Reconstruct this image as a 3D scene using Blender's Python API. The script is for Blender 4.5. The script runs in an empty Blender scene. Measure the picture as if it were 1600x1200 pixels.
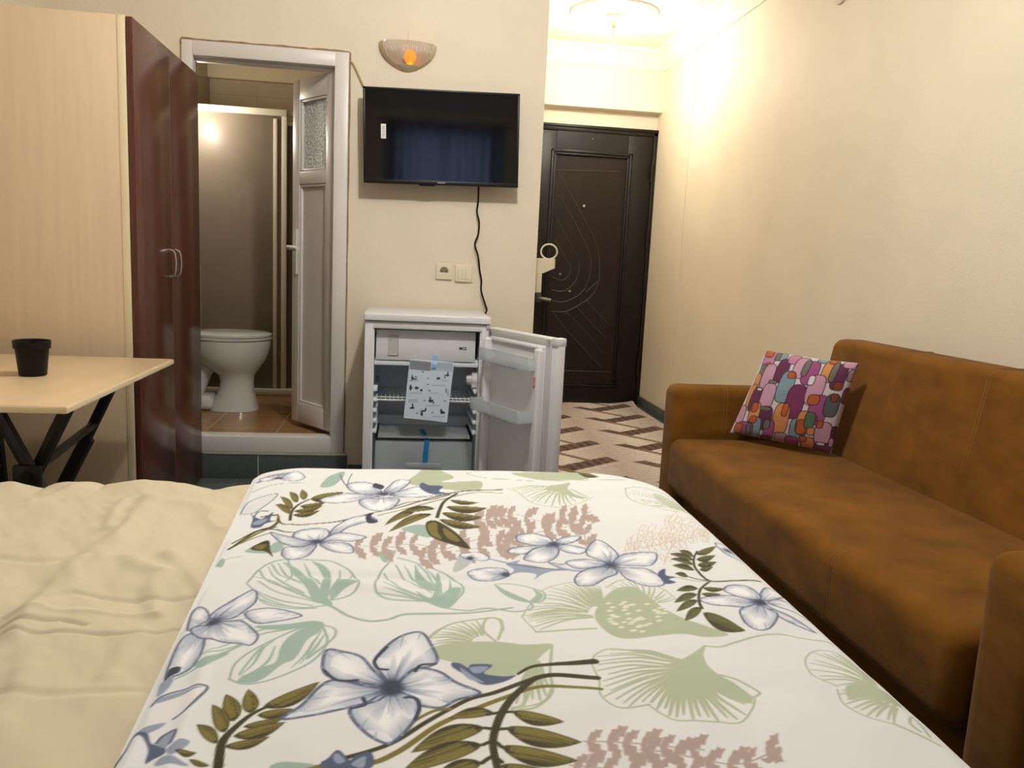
import bpy, bmesh, math, random
import numpy as np
from mathutils import Vector, Matrix

random.seed(4)
rng = np.random.default_rng(4)
SC = bpy.context.scene
COL = SC.collection
PI = math.pi

# ------------------------------------------------------------------ camera
H = 1.07
F = 1250.0
def _cam():
    yv = np.array([631 - 800, 400 - 600, F]); yv /= np.linalg.norm(yv)
    n = np.cross(yv, np.array([1, 0.048, 0])); n /= np.linalg.norm(n)
    if n[1] > 0: n = -n
    xv = np.cross(yv, n)
    if xv[0] < 0: xv = -xv
    return np.stack([xv, yv, n])
R = _cam()
cd = bpy.data.cameras.new('camera')
cd.sensor_width = 36; cd.lens = 36 * F / 1600
cd.clip_start = 0.02
cam = bpy.data.objects.new('camera', cd); COL.objects.link(cam)
cam.matrix_world = Matrix(((R[0, 0], -R[0, 1], -R[0, 2], 0), (R[1, 0], -R[1, 1], -R[1, 2], 0), (R[2, 0], -R[2, 1], -R[2, 2], H), (0, 0, 0, 1)))
SC.camera = cam
def ray(px, py): return R @ np.array([px - 800, py - 600, F])
def onz(px, py, z): d = ray(px, py); return d * ((z - H) / d[2]) + [0, 0, H]
def ony(px, py, y): d = ray(px, py); return d * (y / d[1]) + [0, 0, H]
def onx(px, py, x): d = ray(px, py); return d * (x / d[0]) + [0, 0, H]

# ------------------------------------------------------------------ light and exposure
SC.view_settings.view_transform = 'Standard'
SC.view_settings.look = 'None'
SC.view_settings.gamma = 1
SC.view_settings.use_curve_mapping = False
SC.view_settings.exposure = 0.1
w = bpy.data.worlds.new('daylight'); SC.world = w; w.use_nodes = True
bg = w.node_tree.nodes['Background']; bg.inputs[0].default_value = (0.72, 0.84, 1.0, 1); bg.inputs[1].default_value = 7.0
def lamp(name, loc, watts, col, rad):
    l = bpy.data.lights.new(name, 'POINT'); l.energy = watts; l.color = col; l.shadow_soft_size = rad
    o = bpy.data.objects.new(name, l); COL.objects.link(o); o.location = loc
    return o
lamp('room_ceiling_light', (0.28, 2.02, 2.47), 70, (1.0, 0.985, 0.95), 0.05)
lamp('bathroom_light', (-1.21, 4.74, 1.82), 10.5, (1.0, 0.97, 0.90), 0.05)
BULB_W = 98.0

# ------------------------------------------------------------------ helpers
def lin(c):
    c = np.asarray(c, float) / 255.0
    return np.where(c <= 0.04045, c / 12.92, ((c + 0.055) / 1.055) ** 2.4)

def mat(name, col, rough=0.6, spec=0.5, metal=0.0, noise=None, bump=None, alpha=1.0, emit=None, coat=0.0, sheen=0.0, trans=0.0, aniso=None, ior=1.45):
    m = bpy.data.materials.new(name); m.use_nodes = True
    nt = m.node_tree; b = nt.nodes['Principled BSDF']
    c = lin(col)
    b.inputs['Base Color'].default_value = (*c, 1)
    b.inputs['Roughness'].default_value = rough
    b.inputs['Specular IOR Level'].default_value = spec
    b.inputs['Metallic'].default_value = metal
    b.inputs['Alpha'].default_value = alpha
    b.inputs['IOR'].default_value = ior
    b.inputs['Transmission Weight'].default_value = trans
    b.inputs['Coat Weight'].default_value = coat
    if sheen:
        b.inputs['Sheen Weight'].default_value = sheen
        b.inputs['Sheen Roughness'].default_value = 0.5
    if emit:
        b.inputs['Emission Color'].default_value = (*lin(emit[0]), 1)
        b.inputs['Emission Strength'].default_value = emit[1]
    tc = None
    if noise or bump:
        tc = nt.nodes.new('ShaderNodeTexCoord')
    if noise:
        sc, amt = noise[0], noise[1]
        n = nt.nodes.new('ShaderNodeTexNoise'); n.inputs['Scale'].default_value = sc
        n.inputs['Detail'].default_value = noise[3] if len(noise) > 3 else 4
        src = tc.outputs['Object']
        if len(noise) > 2 and noise[2]:
            mp = nt.nodes.new('ShaderNodeMapping'); mp.inputs['Scale'].default_value = noise[2]
            nt.links.new(src, mp.inputs['Vector']); src = mp.outputs['Vector']
        nt.links.new(src, n.inputs['Vector'])
        r = nt.nodes.new('ShaderNodeValToRGB')
        r.color_ramp.elements[0].position = 0.3; r.color_ramp.elements[1].position = 0.7
        lo, hi = c * (1 - amt), np.clip(c * (1 + amt), 0, 1)
        r.color_ramp.elements[0].color = (*lo, 1); r.color_ramp.elements[1].color = (*hi, 1)
        nt.links.new(n.outputs['Fac'], r.inputs['Fac']); nt.links.new(r.outputs['Color'], b.inputs['Base Color'])
    if bump:
        n = nt.nodes.new('ShaderNodeTexNoise'); n.inputs['Scale'].default_value = bump[0]; n.inputs['Detail'].default_value = 3
        nt.links.new(tc.outputs['Object'], n.inputs['Vector'])
        bp = nt.nodes.new('ShaderNodeBump'); bp.inputs['Strength'].default_value = bump[1]; bp.inputs['Distance'].default_value = bump[2] if len(bump) > 2 else 0.004
        nt.links.new(n.outputs['Fac'], bp.inputs['Height']); nt.links.new(bp.outputs['Normal'], b.inputs['Normal'])
    return m

def printed(name, rough=0.8, sheen=0.0, bump=None):
    m = mat(name, (200, 200, 200), rough, 0.3, sheen=sheen, bump=bump)
    nt = m.node_tree; a = nt.nodes.new('ShaderNodeAttribute'); a.attribute_name = 'print'
    nt.links.new(a.outputs['Color'], nt.nodes['Principled BSDF'].inputs['Base Color'])
    return m

def tiles(name, col, grout, size, gw=0.004, rough=0.3, axes=(0, 1), off=(0, 0), amt=0.08):
    """square tiles with grout, drawn from object coordinates"""
    m = mat(name, col, rough); nt = m.node_tree; b = nt.nodes['Principled BSDF']
    tc = nt.nodes.new('ShaderNodeTexCoord'); sp = nt.nodes.new('ShaderNodeSeparateXYZ')
    nt.links.new(tc.outputs['Object'], sp.inputs[0])
    def mth(op, a, v=None, a2=None):
        k = nt.nodes.new('ShaderNodeMath'); k.operation = op
        nt.links.new(a, k.inputs[0])
        if a2 is not None: nt.links.new(a2, k.inputs[1])
        elif v is not None: k.inputs[1].default_value = v
        return k.outputs[0]
    ds = []
    for ax, o, s in zip(axes, off, size):
        t = mth('ADD', sp.outputs[ax], o + 100 * s); t = mth('DIVIDE', t, s); t = mth('FRACT', t)
        t = mth('SUBTRACT', t, 0.5); t = mth('ABSOLUTE', t); ds.append(mth('GREATER_THAN', t, 0.5 - gw / s / 2))
    g = mth('MAXIMUM', ds[0], a2=ds[1])
    n = nt.nodes.new('ShaderNodeTexNoise'); n.inputs['Scale'].default_value = 9; n.inputs['Detail'].default_value = 5
    nt.links.new(tc.outputs['Object'], n.inputs['Vector'])
    r = nt.nodes.new('ShaderNodeValToRGB'); c = lin(col)
    r.color_ramp.elements[0].position = .3; r.color_ramp.elements[1].position = .7
    r.color_ramp.elements[0].color = (*(c * (1 - amt)), 1); r.color_ramp.elements[1].color = (*(c * (1 + amt)), 1)
    nt.links.new(n.outputs['Fac'], r.inputs['Fac'])
    mx = nt.nodes.new('ShaderNodeMixRGB'); nt.links.new(g, mx.inputs[0]); nt.links.new(r.outputs[0], mx.inputs[1]); mx.inputs[2].default_value = (*lin(grout), 1)
    nt.links.new(mx.outputs[0], b.inputs['Base Color'])
    return m

def new(): return bmesh.new()
def merge(bm, t):
    me = bpy.data.meshes.new('tmp'); t.to_mesh(me); t.free(); bm.from_mesh(me); bpy.data.meshes.remove(me)

def bx(bm, x0, x1, y0, y1, z0, z1, bev=0.0, seg=2, mtx=None):
    t = bmesh.new()
    bmesh.ops.create_cube(t, size=1)
    for v in t.verts:
        v.co = Vector(((x0 + x1) / 2 + v.co.x * (x1 - x0), (y0 + y1) / 2 + v.co.y * (y1 - y0), (z0 + z1) / 2 + v.co.z * (z1 - z0)))
    if bev > 0:
        bmesh.ops.bevel(t, geom=list(t.edges), offset=bev, segments=seg, profile=0.5, affect='EDGES')
    if mtx is not None: t.transform(mtx)
    merge(bm, t)
    return bm

def tube(bm, pts, r, n=8, closed=False, mtx=None):
    pts = [Vector(p) for p in pts]
    k = len(pts); rings = []
    rad = r if hasattr(r, '__len__') else [r] * k
    prev = None
    for i, p in enumerate(pts):
        if closed: t = (pts[(i + 1) % k] - pts[i - 1]).normalized()
        else: t = (pts[min(i + 1, k - 1)] - pts[max(i - 1, 0)]).normalized()
        if prev is None:
            a = Vector((0, 0, 1)) if abs(t.z) < 0.9 else Vector((1, 0, 0))
            u = t.cross(a).normalized()
        else:
            u = (prev - t * prev.dot(t)).normalized()
        prev = u; v = t.cross(u)
        ring = []
        for j in range(n):
            an = 2 * PI * j / n
            q = p + (u * math.cos(an) + v * math.sin(an)) * rad[i]
            if mtx is not None: q = mtx @ q
            ring.append(bm.verts.new(q))
        rings.append(ring)
    m = k if closed else k - 1
    for i in range(m):
        a, b = rings[i], rings[(i + 1) % k]
        for j in range(n):
            bm.faces.new((a[j], a[(j + 1) % n], b[(j + 1) % n], b[j]))
    if not closed:
        bm.faces.new(rings[0][::-1]); bm.faces.new(rings[-1])
    return bm

def lathe(bm, prof, n=32, mtx=None):
    rings = []
    for r, z in prof:
        ring = []
        for j in range(n):
            a = 2 * PI * j / n
            q = Vector((max(r, 1e-5) * math.cos(a), max(r, 1e-5) * math.sin(a), z))
            if mtx is not None: q = mtx @ q
            ring.append(bm.verts.new(q))
        rings.append(ring)
    for a, b in zip(rings, rings[1:]):
        for j in range(n):
            bm.faces.new((a[j], a[(j + 1) % n], b[(j + 1) % n], b[j]))
    bm.faces.new(rings[0][::-1]); bm.faces.new(rings[-1])
    return bm

def prism(bm, poly, w0, w1, fn):
    a = [bm.verts.new(fn(u, v, w0)) for u, v in poly]
    b = [bm.verts.new(fn(u, v, w1)) for u, v in poly]
    k = len(poly)
    for i in range(k):
        bm.faces.new((a[i], a[(i + 1) % k], b[(i + 1) % k], b[i]))
    bm.faces.new(a[::-1]); bm.faces.new(b)
    return bm

def grid(bm, rows):
    vs = [[bm.verts.new(p) for p in row] for row in rows]
    for a, b in zip(vs, vs[1:]):
        for j in range(len(a) - 1):
            bm.faces.new((a[j], a[j + 1], b[j + 1], b[j]))
    return bm

ORG = {}
def obj(name, bm, m, parent=None, smooth=True, ang=40, org=None):
    bmesh.ops.recalc_face_normals(bm, faces=list(bm.faces))
    me = bpy.data.meshes.new(name); bm.to_mesh(me); bm.free()
    return objm(name, me, m, parent, smooth, ang, org)

def objm(name, me, m, parent=None, smooth=True, ang=40, org=None):
    if m: me.materials.append(m)
    o = bpy.data.objects.new(name, me); COL.objects.link(o)
    if parent is not None: org = ORG[parent.name]
    elif org is None:
        co = np.empty(len(me.vertices) * 3); me.vertices.foreach_get('co', co); co = co.reshape(-1, 3)
        org = ((co[:, 0].min() + co[:, 0].max()) / 2, (co[:, 1].min() + co[:, 1].max()) / 2, co[:, 2].min())
    org = Vector(org)
    me.transform(Matrix.Translation(-org))
    ORG[o.name] = org
    if parent is not None: o.parent = parent
    else: o.location = org
    if smooth:
        me.polygons.foreach_set('use_smooth', [True] * len(me.polygons))
        if ang < 180: me.set_sharp_from_angle(angle=math.radians(ang))
    return o

def tag(o, label, cat, group=None, kind=None):
    if label: o['label'] = label
    if cat: o['category'] = cat
    if group: o['group'] = group
    if kind: o['kind'] = kind
    return o

def thing(name, loc, label, cat, group=None, kind=None):
    o = bpy.data.objects.new(name, None); COL.objects.link(o); o.location = loc
    o.empty_display_size = 0.1
    ORG[o.name] = Vector(loc)
    return tag(o, label, cat, group, kind)

def struct(name, bm, m, label=None, cat=None, **k):
    return tag(obj(name, bm, m, **k), label, cat, kind='structure')

def crom(pts, closed=False, sub=8):
    """Catmull-Rom through the points"""
    P = np.asarray(pts, float); n = len(P)
    if n < 3 and not closed: 
        t = np.linspace(0, 1, sub + 1)[:, None]; return P[0] * (1 - t) + P[1] * t
    out = []
    rngi = range(n) if closed else range(n - 1)
    for i in rngi:
        if closed: p0, p1, p2, p3 = P[i - 1], P[i], P[(i + 1) % n], P[(i + 2) % n]
        else: p0, p1, p2, p3 = P[max(i - 1, 0)], P[i], P[i + 1], P[min(i + 2, n - 1)]
        t = np.linspace(0, 1, sub, endpoint=False)[:, None]
        out.append(0.5 * (2 * p1 + (p2 - p0) * t + (2 * p0 - 5 * p1 + 4 * p2 - p3) * t ** 2 + (3 * p1 - p0 - 3 * p2 + p3) * t ** 3))
    out = np.concatenate(out)
    if not closed: out = np.vstack([out, P[-1]])
    return out

_perm = rng.random((64, 64))
def vnoise(x, y):
    """smooth value noise, numpy"""
    xi = np.floor(x).astype(int); yi = np.floor(y).astype(int)
    fx = x - xi; fy = y - yi
    fx = fx * fx * (3 - 2 * fx); fy = fy * fy * (3 - 2 * fy)
    g = lambda a, b: _perm[a % 64, b % 64]
    return (g(xi, yi) * (1 - fx) + g(xi + 1, yi) * fx) * (1 - fy) + (g(xi, yi + 1) * (1 - fx) + g(xi + 1, yi + 1) * fx) * fy - 0.5
def fbm(x, y, o=3):
    s = 0; a = 1
    for k in range(o): s = s + a * vnoise(x * 2 ** k + 7.3 * k, y * 2 ** k + 3.1 * k); a *= 0.5
    return s

def npgrid(name, P, colr=None, keep=None):
    """mesh from a (ny,nx,3) point grid, optional printed colour per vertex and face mask"""
    ny, nx = P.shape[:2]
    idx = np.arange(ny * nx).reshape(ny, nx)
    q = np.stack([idx[:-1, :-1], idx[:-1, 1:], idx[1:, 1:], idx[1:, :-1]], -1).reshape(-1, 4)
    V = P.reshape(-1, 3)
    if colr is not None: colr = colr.reshape(-1, 3)
    if keep is not None:
        q = q[keep.reshape(-1)]
        used = np.unique(q); remap = np.full(ny * nx, -1); remap[used] = np.arange(len(used))
        q = remap[q]; V = V[used]
        if colr is not None: colr = colr[used]
    me = bpy.data.meshes.new(name)
    me.vertices.add(len(V)); me.vertices.foreach_set('co', V.astype(np.float32).ravel())
    me.loops.add(len(q) * 4); me.loops.foreach_set('vertex_index', q.astype(np.int32).ravel())
    me.polygons.add(len(q)); me.polygons.foreach_set('loop_start', np.arange(0, len(q) * 4, 4, dtype=np.int32))
    me.polygons.foreach_set('loop_total', np.full(len(q), 4, dtype=np.int32))
    me.update(calc_edges=True)
    if colr is not None:
        at = me.color_attributes.new('print', 'FLOAT_COLOR', 'POINT')
        c = np.ones((len(V), 4), np.float32); c[:, :3] = lin(np.clip(colr, 0, 1) * 255)
        at.data.foreach_set('color', c.ravel())
    return me

class Print:
    """a dyed pattern on a cloth or paper: colour per grid vertex, drawn in cloth coordinates"""
    def __init__(s, X, Y, base):
        s.X, s.Y = X, Y
        s.c = np.empty(X.shape + (3,)); s.c[:] = np.asarray(base, float) / 255
        s.xm, s.ym = X.mean(0), Y.mean(1)
        s.pad = max(np.abs(X - s.xm[None]).max(), np.abs(Y - s.ym[:, None]).max()) + 1e-6
    def win(s, x0, x1, y0, y1):
        p = s.pad
        ix = np.searchsorted(s.xm, [x0 - p, x1 + p]); iy = np.searchsorted(s.ym, [y0 - p, y1 + p])
        return slice(max(iy[0] - 1, 0), iy[1] + 1), slice(max(ix[0] - 1, 0), ix[1] + 1)
    def sdf(s, poly, sl):
        X, Y = s.X[sl], s.Y[sl]
        d2 = np.full(X.shape, 1e9); ins = np.zeros(X.shape, bool)
        for (ax, ay), (bx_, by) in zip(poly, np.roll(poly, -1, 0)):
            ex, ey = bx_ - ax, by - ay; L = ex * ex + ey * ey + 1e-18
            t = np.clip(((X - ax) * ex + (Y - ay) * ey) / L, 0, 1)
            d2 = np.minimum(d2, (X - ax - t * ex) ** 2 + (Y - ay - t * ey) ** 2)
            c = ((ay > Y) != (by > Y))
            with np.errstate(divide='ignore', invalid='ignore'):
                ins ^= c & (X < ex * (Y - ay) / (ey if ey else 1e-12) + ax)
        d = np.sqrt(d2)
        return np.where(ins, -d, d)
    def fill(s, poly, col, soft=0.0012, a=1.0, shade=None):
        poly = np.asarray(poly)
        sl = s.win(poly[:, 0].min(), poly[:, 0].max(), poly[:, 1].min(), poly[:, 1].max())
        if s.X[sl].size == 0: return
        d = s.sdf(poly, sl)
        al = np.clip(0.5 - d / (2 * soft), 0, 1)[..., None] * a
        c = np.asarray(col, float) / 255
        if shade is not None: c = shade(s.X[sl], s.Y[sl], d, c)
        s.c[sl] = s.c[sl] * (1 - al) + c * al
    def stroke(s, pts, wd, col, soft=0.0010, a=1.0):
        pts = np.asarray(pts); n = len(pts)
        wd = np.full(n, wd) if np.isscalar(wd) else np.interp(np.linspace(0, 1, n), np.linspace(0, 1, len(wd)), wd)
        m = wd.max()
        sl = s.win(pts[:, 0].min() - m, pts[:, 0].max() + m, pts[:, 1].min() - m, pts[:, 1].max() + m)
        X, Y = s.X[sl], s.Y[sl]
        if X.size == 0: return
        d = np.full(X.shape, 1e9)
        for i in range(n - 1):
            ax, ay = pts[i]; ex, ey = pts[i + 1] - pts[i]; L = ex * ex + ey * ey + 1e-18
            t = np.clip(((X - ax) * ex + (Y - ay) * ey) / L, 0, 1)
            d = np.minimum(d, np.sqrt((X - ax - t * ex) ** 2 + (Y - ay - t * ey) ** 2) - (wd[i] * (1 - t) + wd[i + 1] * t) / 2)
        al = np.clip(0.5 - d / (2 * soft), 0, 1)[..., None] * a
        s.c[sl] = s.c[sl] * (1 - al) + np.asarray(col, float) / 255 * al

# ------------------------------------------------------------------ materials
WALLC = (223, 211, 190)
M_wall = mat('plaster_wall', WALLC, 0.62, 0.35, noise=(3, 0.03), bump=(140, 0.35, 0.003))
M_wallin = mat('plaster_bath', (206, 186, 150), 0.5)
M_ceil = mat('ceiling_paint', (236, 230, 214), 0.8)
M_pvc = mat('white_pvc', (216, 210, 204), 0.35, 0.5)
M_caulk = mat('brown_sealant', (140, 118, 88), 0.8, noise=(25, 0.3))
M_birch = mat('birch_laminate', (214, 190, 158), 0.42, 0.5, noise=(6, 0.04, (6, 6, 0.35), 6))
M_birch2 = mat('birch_table_laminate', (208, 182, 146), 0.28, 0.5, noise=(5, 0.04, (5, 0.5, 5), 5))
M_edge = mat('cream_edge_band', (222, 205, 170), 0.45)
M_cherry = mat('cherry_laminate', (82, 46, 36), 0.22, 0.5, noise=(9, 0.16, (5, 5, 0.35), 6))
M_chrome = mat('brushed_metal', (190, 186, 180), 0.28, metal=1)
M_black = mat('black_plastic', (15, 14, 14), 0.5, 0.25)
M_blackm = mat('black_painted_steel', (20, 15, 13), 0.4)
M_white = mat('white_enamel', (218, 217, 221), 0.3)
M_liner = mat('fridge_liner', (222, 229, 236), 0.4)
M_gasket = mat('grey_gasket', (186, 184, 182), 0.6)
M_clear = mat('clear_plastic', (214, 218, 222), 0.15, alpha=0.38)
M_clear2 = mat('clear_drawer_plastic', (206, 214, 222), 0.15, alpha=0.36)
M_ceramic = mat('white_ceramic', (206, 206, 200), 0.12, 0.6)
M_slate = mat('slate_tile', (74, 82, 82), 0.45, noise=(60, 0.12))
M_grout = mat('grout', (150, 150, 142), 0.8)
M_floor = tiles('slate_floor_tiles', (84, 92, 92), (140, 140, 132), (0.4, 0.4), rough=0.4, off=(0.1, 0.15))
M_bfloor = tiles('brown_floor_tiles', (150, 112, 72), (186, 160, 120), (0.33, 0.33), gw=0.006, rough=0.22, off=(0.2, 0.11))
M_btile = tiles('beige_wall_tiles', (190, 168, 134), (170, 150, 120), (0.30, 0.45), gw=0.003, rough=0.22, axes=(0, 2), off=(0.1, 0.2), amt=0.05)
M_btile2 = tiles('beige_side_tiles_shaded', (170, 148, 112), (150, 130, 100), (0.30, 0.45), gw=0.003, rough=0.22, axes=(1, 2), off=(0.1, 0.2), amt=0.05)  # back wall tile and grout darkened, side wall shade put into the colour
M_panel = mat('brown_shower_plastic', (126, 112, 96), 0.36, 0.25, noise=(5, 0.06))
M_rail = mat('cream_white_aluminium', (226, 218, 196), 0.3)
M_suede = mat('brown_suede', (107, 69, 21), 0.92, 0.08, noise=(7, 0.26, (1, 1, 2), 6), bump=(260, 0.25, 0.002), sheen=0.06)
M_stitch = mat('tan_thread', (126, 84, 40), 0.8)
M_door = mat('dark_walnut_door', (32, 21, 15), 0.5, 0.3, noise=(7, 0.18, (6, 6, 0.4), 6))
M_frame = mat('black_brown_frame', (23, 17, 13), 0.42, 0.35)
M_groove = mat('worn_groove', (58, 45, 36), 0.5)
M_screen = mat('tv_glass', (8, 8, 9), 0.05, 0.75)
M_bezel = mat('tv_bezel', (12, 12, 13), 0.4, 0.35)
M_paper = mat('white_sticker', (222, 222, 220), 0.6)
M_ivory = mat('ivory_plastic', (222, 212, 188), 0.35)
M_dark = mat('dark_recess', (70, 62, 50), 0.6)
M_blue = mat('blue_tape', (28, 122, 180), 0.35, alpha=0.9)

# ------------------------------------------------------------------ room shell
WY = 3.8          # wall that carries the television
WX = 1.87         # long wall behind the sofa
PX = 0.625        # corner where the entrance passage begins
CZ = 2.62
LX = -1.56
BY = -1.6
EY = 6.06
B = new(); bx(B, LX - .1, WX + .1, BY - .1, EY + .1, -0.1, 0); struct('floor', B, M_floor, 'slate grey tiled floor of the room and passage', 'floor', smooth=False)
B = new(); bx(B, LX - .1, WX + .1, BY - .1, EY + .1, CZ, CZ + .1); struct('ceiling', B, M_ceil, 'white painted ceiling over the room and passage', 'ceiling', smooth=False)
B = new(); bx(B, WX, WX + .1, BY - .1, EY + .1, 0, CZ); struct('wall_right', B, M_wall, 'long beige textured wall behind the brown sofa', 'wall', smooth=False)
B = new(); bx(B, LX - .1, LX, BY - .1, WY, 0, CZ); struct('wall_left', B, M_wall, 'beige wall behind the wardrobe', 'wall', smooth=False)
# television wall with the bathroom doorway cut out
DX0, DX1, DZ0, DZ1 = -0.955, -0.280, 0.12, 1.93
B = new()
bx(B, LX - .1, DX0, WY, WY + .1, 0, CZ); bx(B, DX1, PX, WY, WY + .1, 0, CZ)
bx(B, DX0, DX1, WY, WY + .1, DZ1, CZ); bx(B, DX0, DX1, WY, WY + .1, 0, DZ0)
bx(B, PX - .1, PX, WY + .1, EY, 0, CZ)
struct('wall_back', B, M_wall, 'beige wall carrying the television and wall lamp, cornering into the passage', 'wall', smooth=False)
B = new()
bx(B, PX - .1, WX, EY, EY + .1, 2.09, CZ); bx(B, PX - .1, .84, EY, EY + .1, 0, 2.09)
struct('wall_entry', B, M_wall, 'pale wall above and beside the entrance door', 'wall', smooth=False)
B = new(); bx(B, PX, WX, 5.95, EY, 2.205, CZ); struct('trim_1', B, M_wall, 'pale plaster beam above the dark entrance door', 'beam', smooth=False)
B = new(); bx(B, WX - .006, WX, 5.32, EY, 0, CZ, .003); struct('trim_2', B, M_wall, 'shallow plaster pilaster on the wall near the entrance door', 'pilaster', smooth=False)
# rear wall with window behind the camera
B = new()
wx0, wx1, wz0, wz1 = -0.12, 0.94, 0.95, 2.42
bx(B, LX - .1, wx0, BY - .1, BY, 0, CZ); bx(B, wx1, WX + .1, BY - .1, BY, 0, CZ)
bx(B, wx0, wx1, BY - .1, BY, 0, wz0); bx(B, wx0, wx1, BY - .1, BY, wz1, CZ)
struct('wall_front', B, M_wall, 'beige wall with the window, behind the head of the beds', 'wall', smooth=False)
t = thing('window_1', (0.3, BY, wz0), 'white framed window facing the television', 'window', kind='structure')
B = new()
for a in (wx0, (wx0 + wx1) / 2 - .025, wx1 - .05): bx(B, a, a + .05, BY - .07, BY - .02, wz0, wz1, .004)
for z in (wz0, wz1 - .05): bx(B, wx0, wx1, BY - .07, BY - .02, z, z + .05, .004)
obj('window_frame', B, M_pvc, t)
B = new(); bx(B, wx0 + .03, wx1 - .03, BY - .048, BY - .042, wz0 + .03, wz1 - .03)
obj('pane', B, mat('window_glass', (230, 240, 245), 0.05, alpha=0.12), t, smooth=False)
xs = np.linspace(wx0 - .12, wx1 + .12, 160)
yy = BY + 0.07 + 0.03 * np.sin(xs * 52 + 2 * np.sin(xs * 9)) 
P = np.zeros((2, 160, 3)); P[:, :, 0] = xs; P[:, :, 1] = yy; P[0, :, 2] = .35; P[1, :, 2] = 2.496
mc = bpy.data.materials.new('blue_curtain_cloth'); mc.use_nodes = True
nt = mc.node_tree; out = nt.nodes['Material Output']
d1 = nt.nodes.new('ShaderNodeBsdfDiffuse'); d1.inputs[0].default_value = (*lin((120, 126, 146)), 1)
d2 = nt.nodes.new('ShaderNodeBsdfTranslucent'); d2.inputs[0].default_value = (*lin((165, 172, 200)), 1)
ms = nt.nodes.new('ShaderNodeMixShader'); ms.inputs[0].default_value = 0.45
nt.links.new(d1.outputs[0], ms.inputs[1]); nt.links.new(d2.outputs[0], ms.inputs[2]); nt.links.new(ms.outputs[0], out.inputs[0])
tag(objm('curtain', npgrid('curtain', P), mc, ang=180), 'pale blue curtain drawn across the window facing the television', 'curtain')
B = new(); tube(B, [(wx0 - .2, BY + .07, 2.51), (wx1 + .2, BY + .07, 2.51)], .012)
for a in (wx0 - .15, wx1 + .15): tube(B, [(a, BY, 2.51), (a, BY + .07, 2.51)], .008)
tag(obj('curtain_rail', B, M_chrome), 'metal rail holding the blue curtain', 'curtain rail')

# cornice
prof = [(0, CZ), (0, 2.50), (.012, 2.50), (.014, 2.515), (.03, 2.528), (.045, 2.552), (.075, 2.582), (.09, 2.596), (.108, 2.6), (.11, CZ)]
B = new(); prism(B, prof, BY, 5.95, lambda u, v, w: (WX - u, w, v)); struct('trim_3', B, M_ceil, 'white cornice along the top of the long right wall', 'cornice', ang=20)
B = new(); prism(B, prof, PX, WX, lambda u, v, w: (w, 5.95 - u, v)); struct('trim_4', B, M_ceil, 'white cornice across the top of the entrance beam', 'cornice', ang=20)
B = new(); prism(B, prof, WY, 5.95, lambda u, v, w: (PX + u, w, v)); struct('trim_5', B, M_ceil, 'white cornice along the passage wall', 'cornice', ang=20)
# ceiling medallion
B = new(); lathe(B, [(.27, CZ + .001), (.268, CZ - .012), (.25, CZ - .018), (.235, CZ - .010), (.15, CZ - .012), (.13, CZ - .02), (.09, CZ - .022), (.0, CZ - .022)], 48, Matrix.Translation((1.25, 5.12, 0)))
struct('trim_6', B, M_ceil, 'round plaster ceiling rose around the passage lamp', 'ceiling rose', ang=30)
# skirting tiles
B = new(); bx(B, WX - .012, WX - .001, BY, 5.31, 0, .075, .002); bx(B, WX - .024, WX - .012, 5.31, 6.0, 0, .075, .002)
struct('baseboard_right', B, M_slate, 'grey tile skirting at the foot of the right wall', 'skirting')
B = new(); bx(B, DX1 + .04, PX, WY - .01, WY, 0, .07, .002); struct('baseboard_back', B, M_slate, 'grey tile skirting under the television wall', 'skirting')
# bathroom step
B = new(); bx(B, -1.2, -.243, WY - .02, WY + .01, 0, .117, .002)
struct('trim_7', B, M_slate, 'dark grey tiled step below the bathroom doorway', 'step', ang=30)
B = new(); bx(B, -.655, -.650, WY - .0206, WY, .001, .116); bx(B, -.9, -.243, WY - .024, WY, .117, .127, .002)
struct('trim_8', B, mat('pale_trim', (170, 168, 158), .5), 'pale trim strip and joint on the grey tiled step', 'trim')

# bathroom shell
BX0, BX1, BYB = -1.27, 0.12, 5.62
B = new(); bx(B, LX, BX1, WY + .03, BYB + .1, .0, .195); struct('floor_bathroom', B, M_bfloor, 'brown tiled bathroom floor', 'floor', smooth=False)
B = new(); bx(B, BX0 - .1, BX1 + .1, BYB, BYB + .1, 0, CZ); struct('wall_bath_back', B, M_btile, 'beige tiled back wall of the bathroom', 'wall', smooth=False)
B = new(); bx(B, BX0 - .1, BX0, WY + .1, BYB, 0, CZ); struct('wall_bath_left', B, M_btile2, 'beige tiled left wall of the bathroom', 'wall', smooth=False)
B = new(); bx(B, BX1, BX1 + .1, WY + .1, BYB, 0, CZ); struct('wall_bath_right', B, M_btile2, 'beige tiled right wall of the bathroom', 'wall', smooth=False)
B = new(); bx(B, BX0, BX1, BYB - .06, BYB, 2.14, CZ); struct('trim_9', B, M_wallin, 'beige beam along the bathroom back wall', 'beam', smooth=False)

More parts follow.
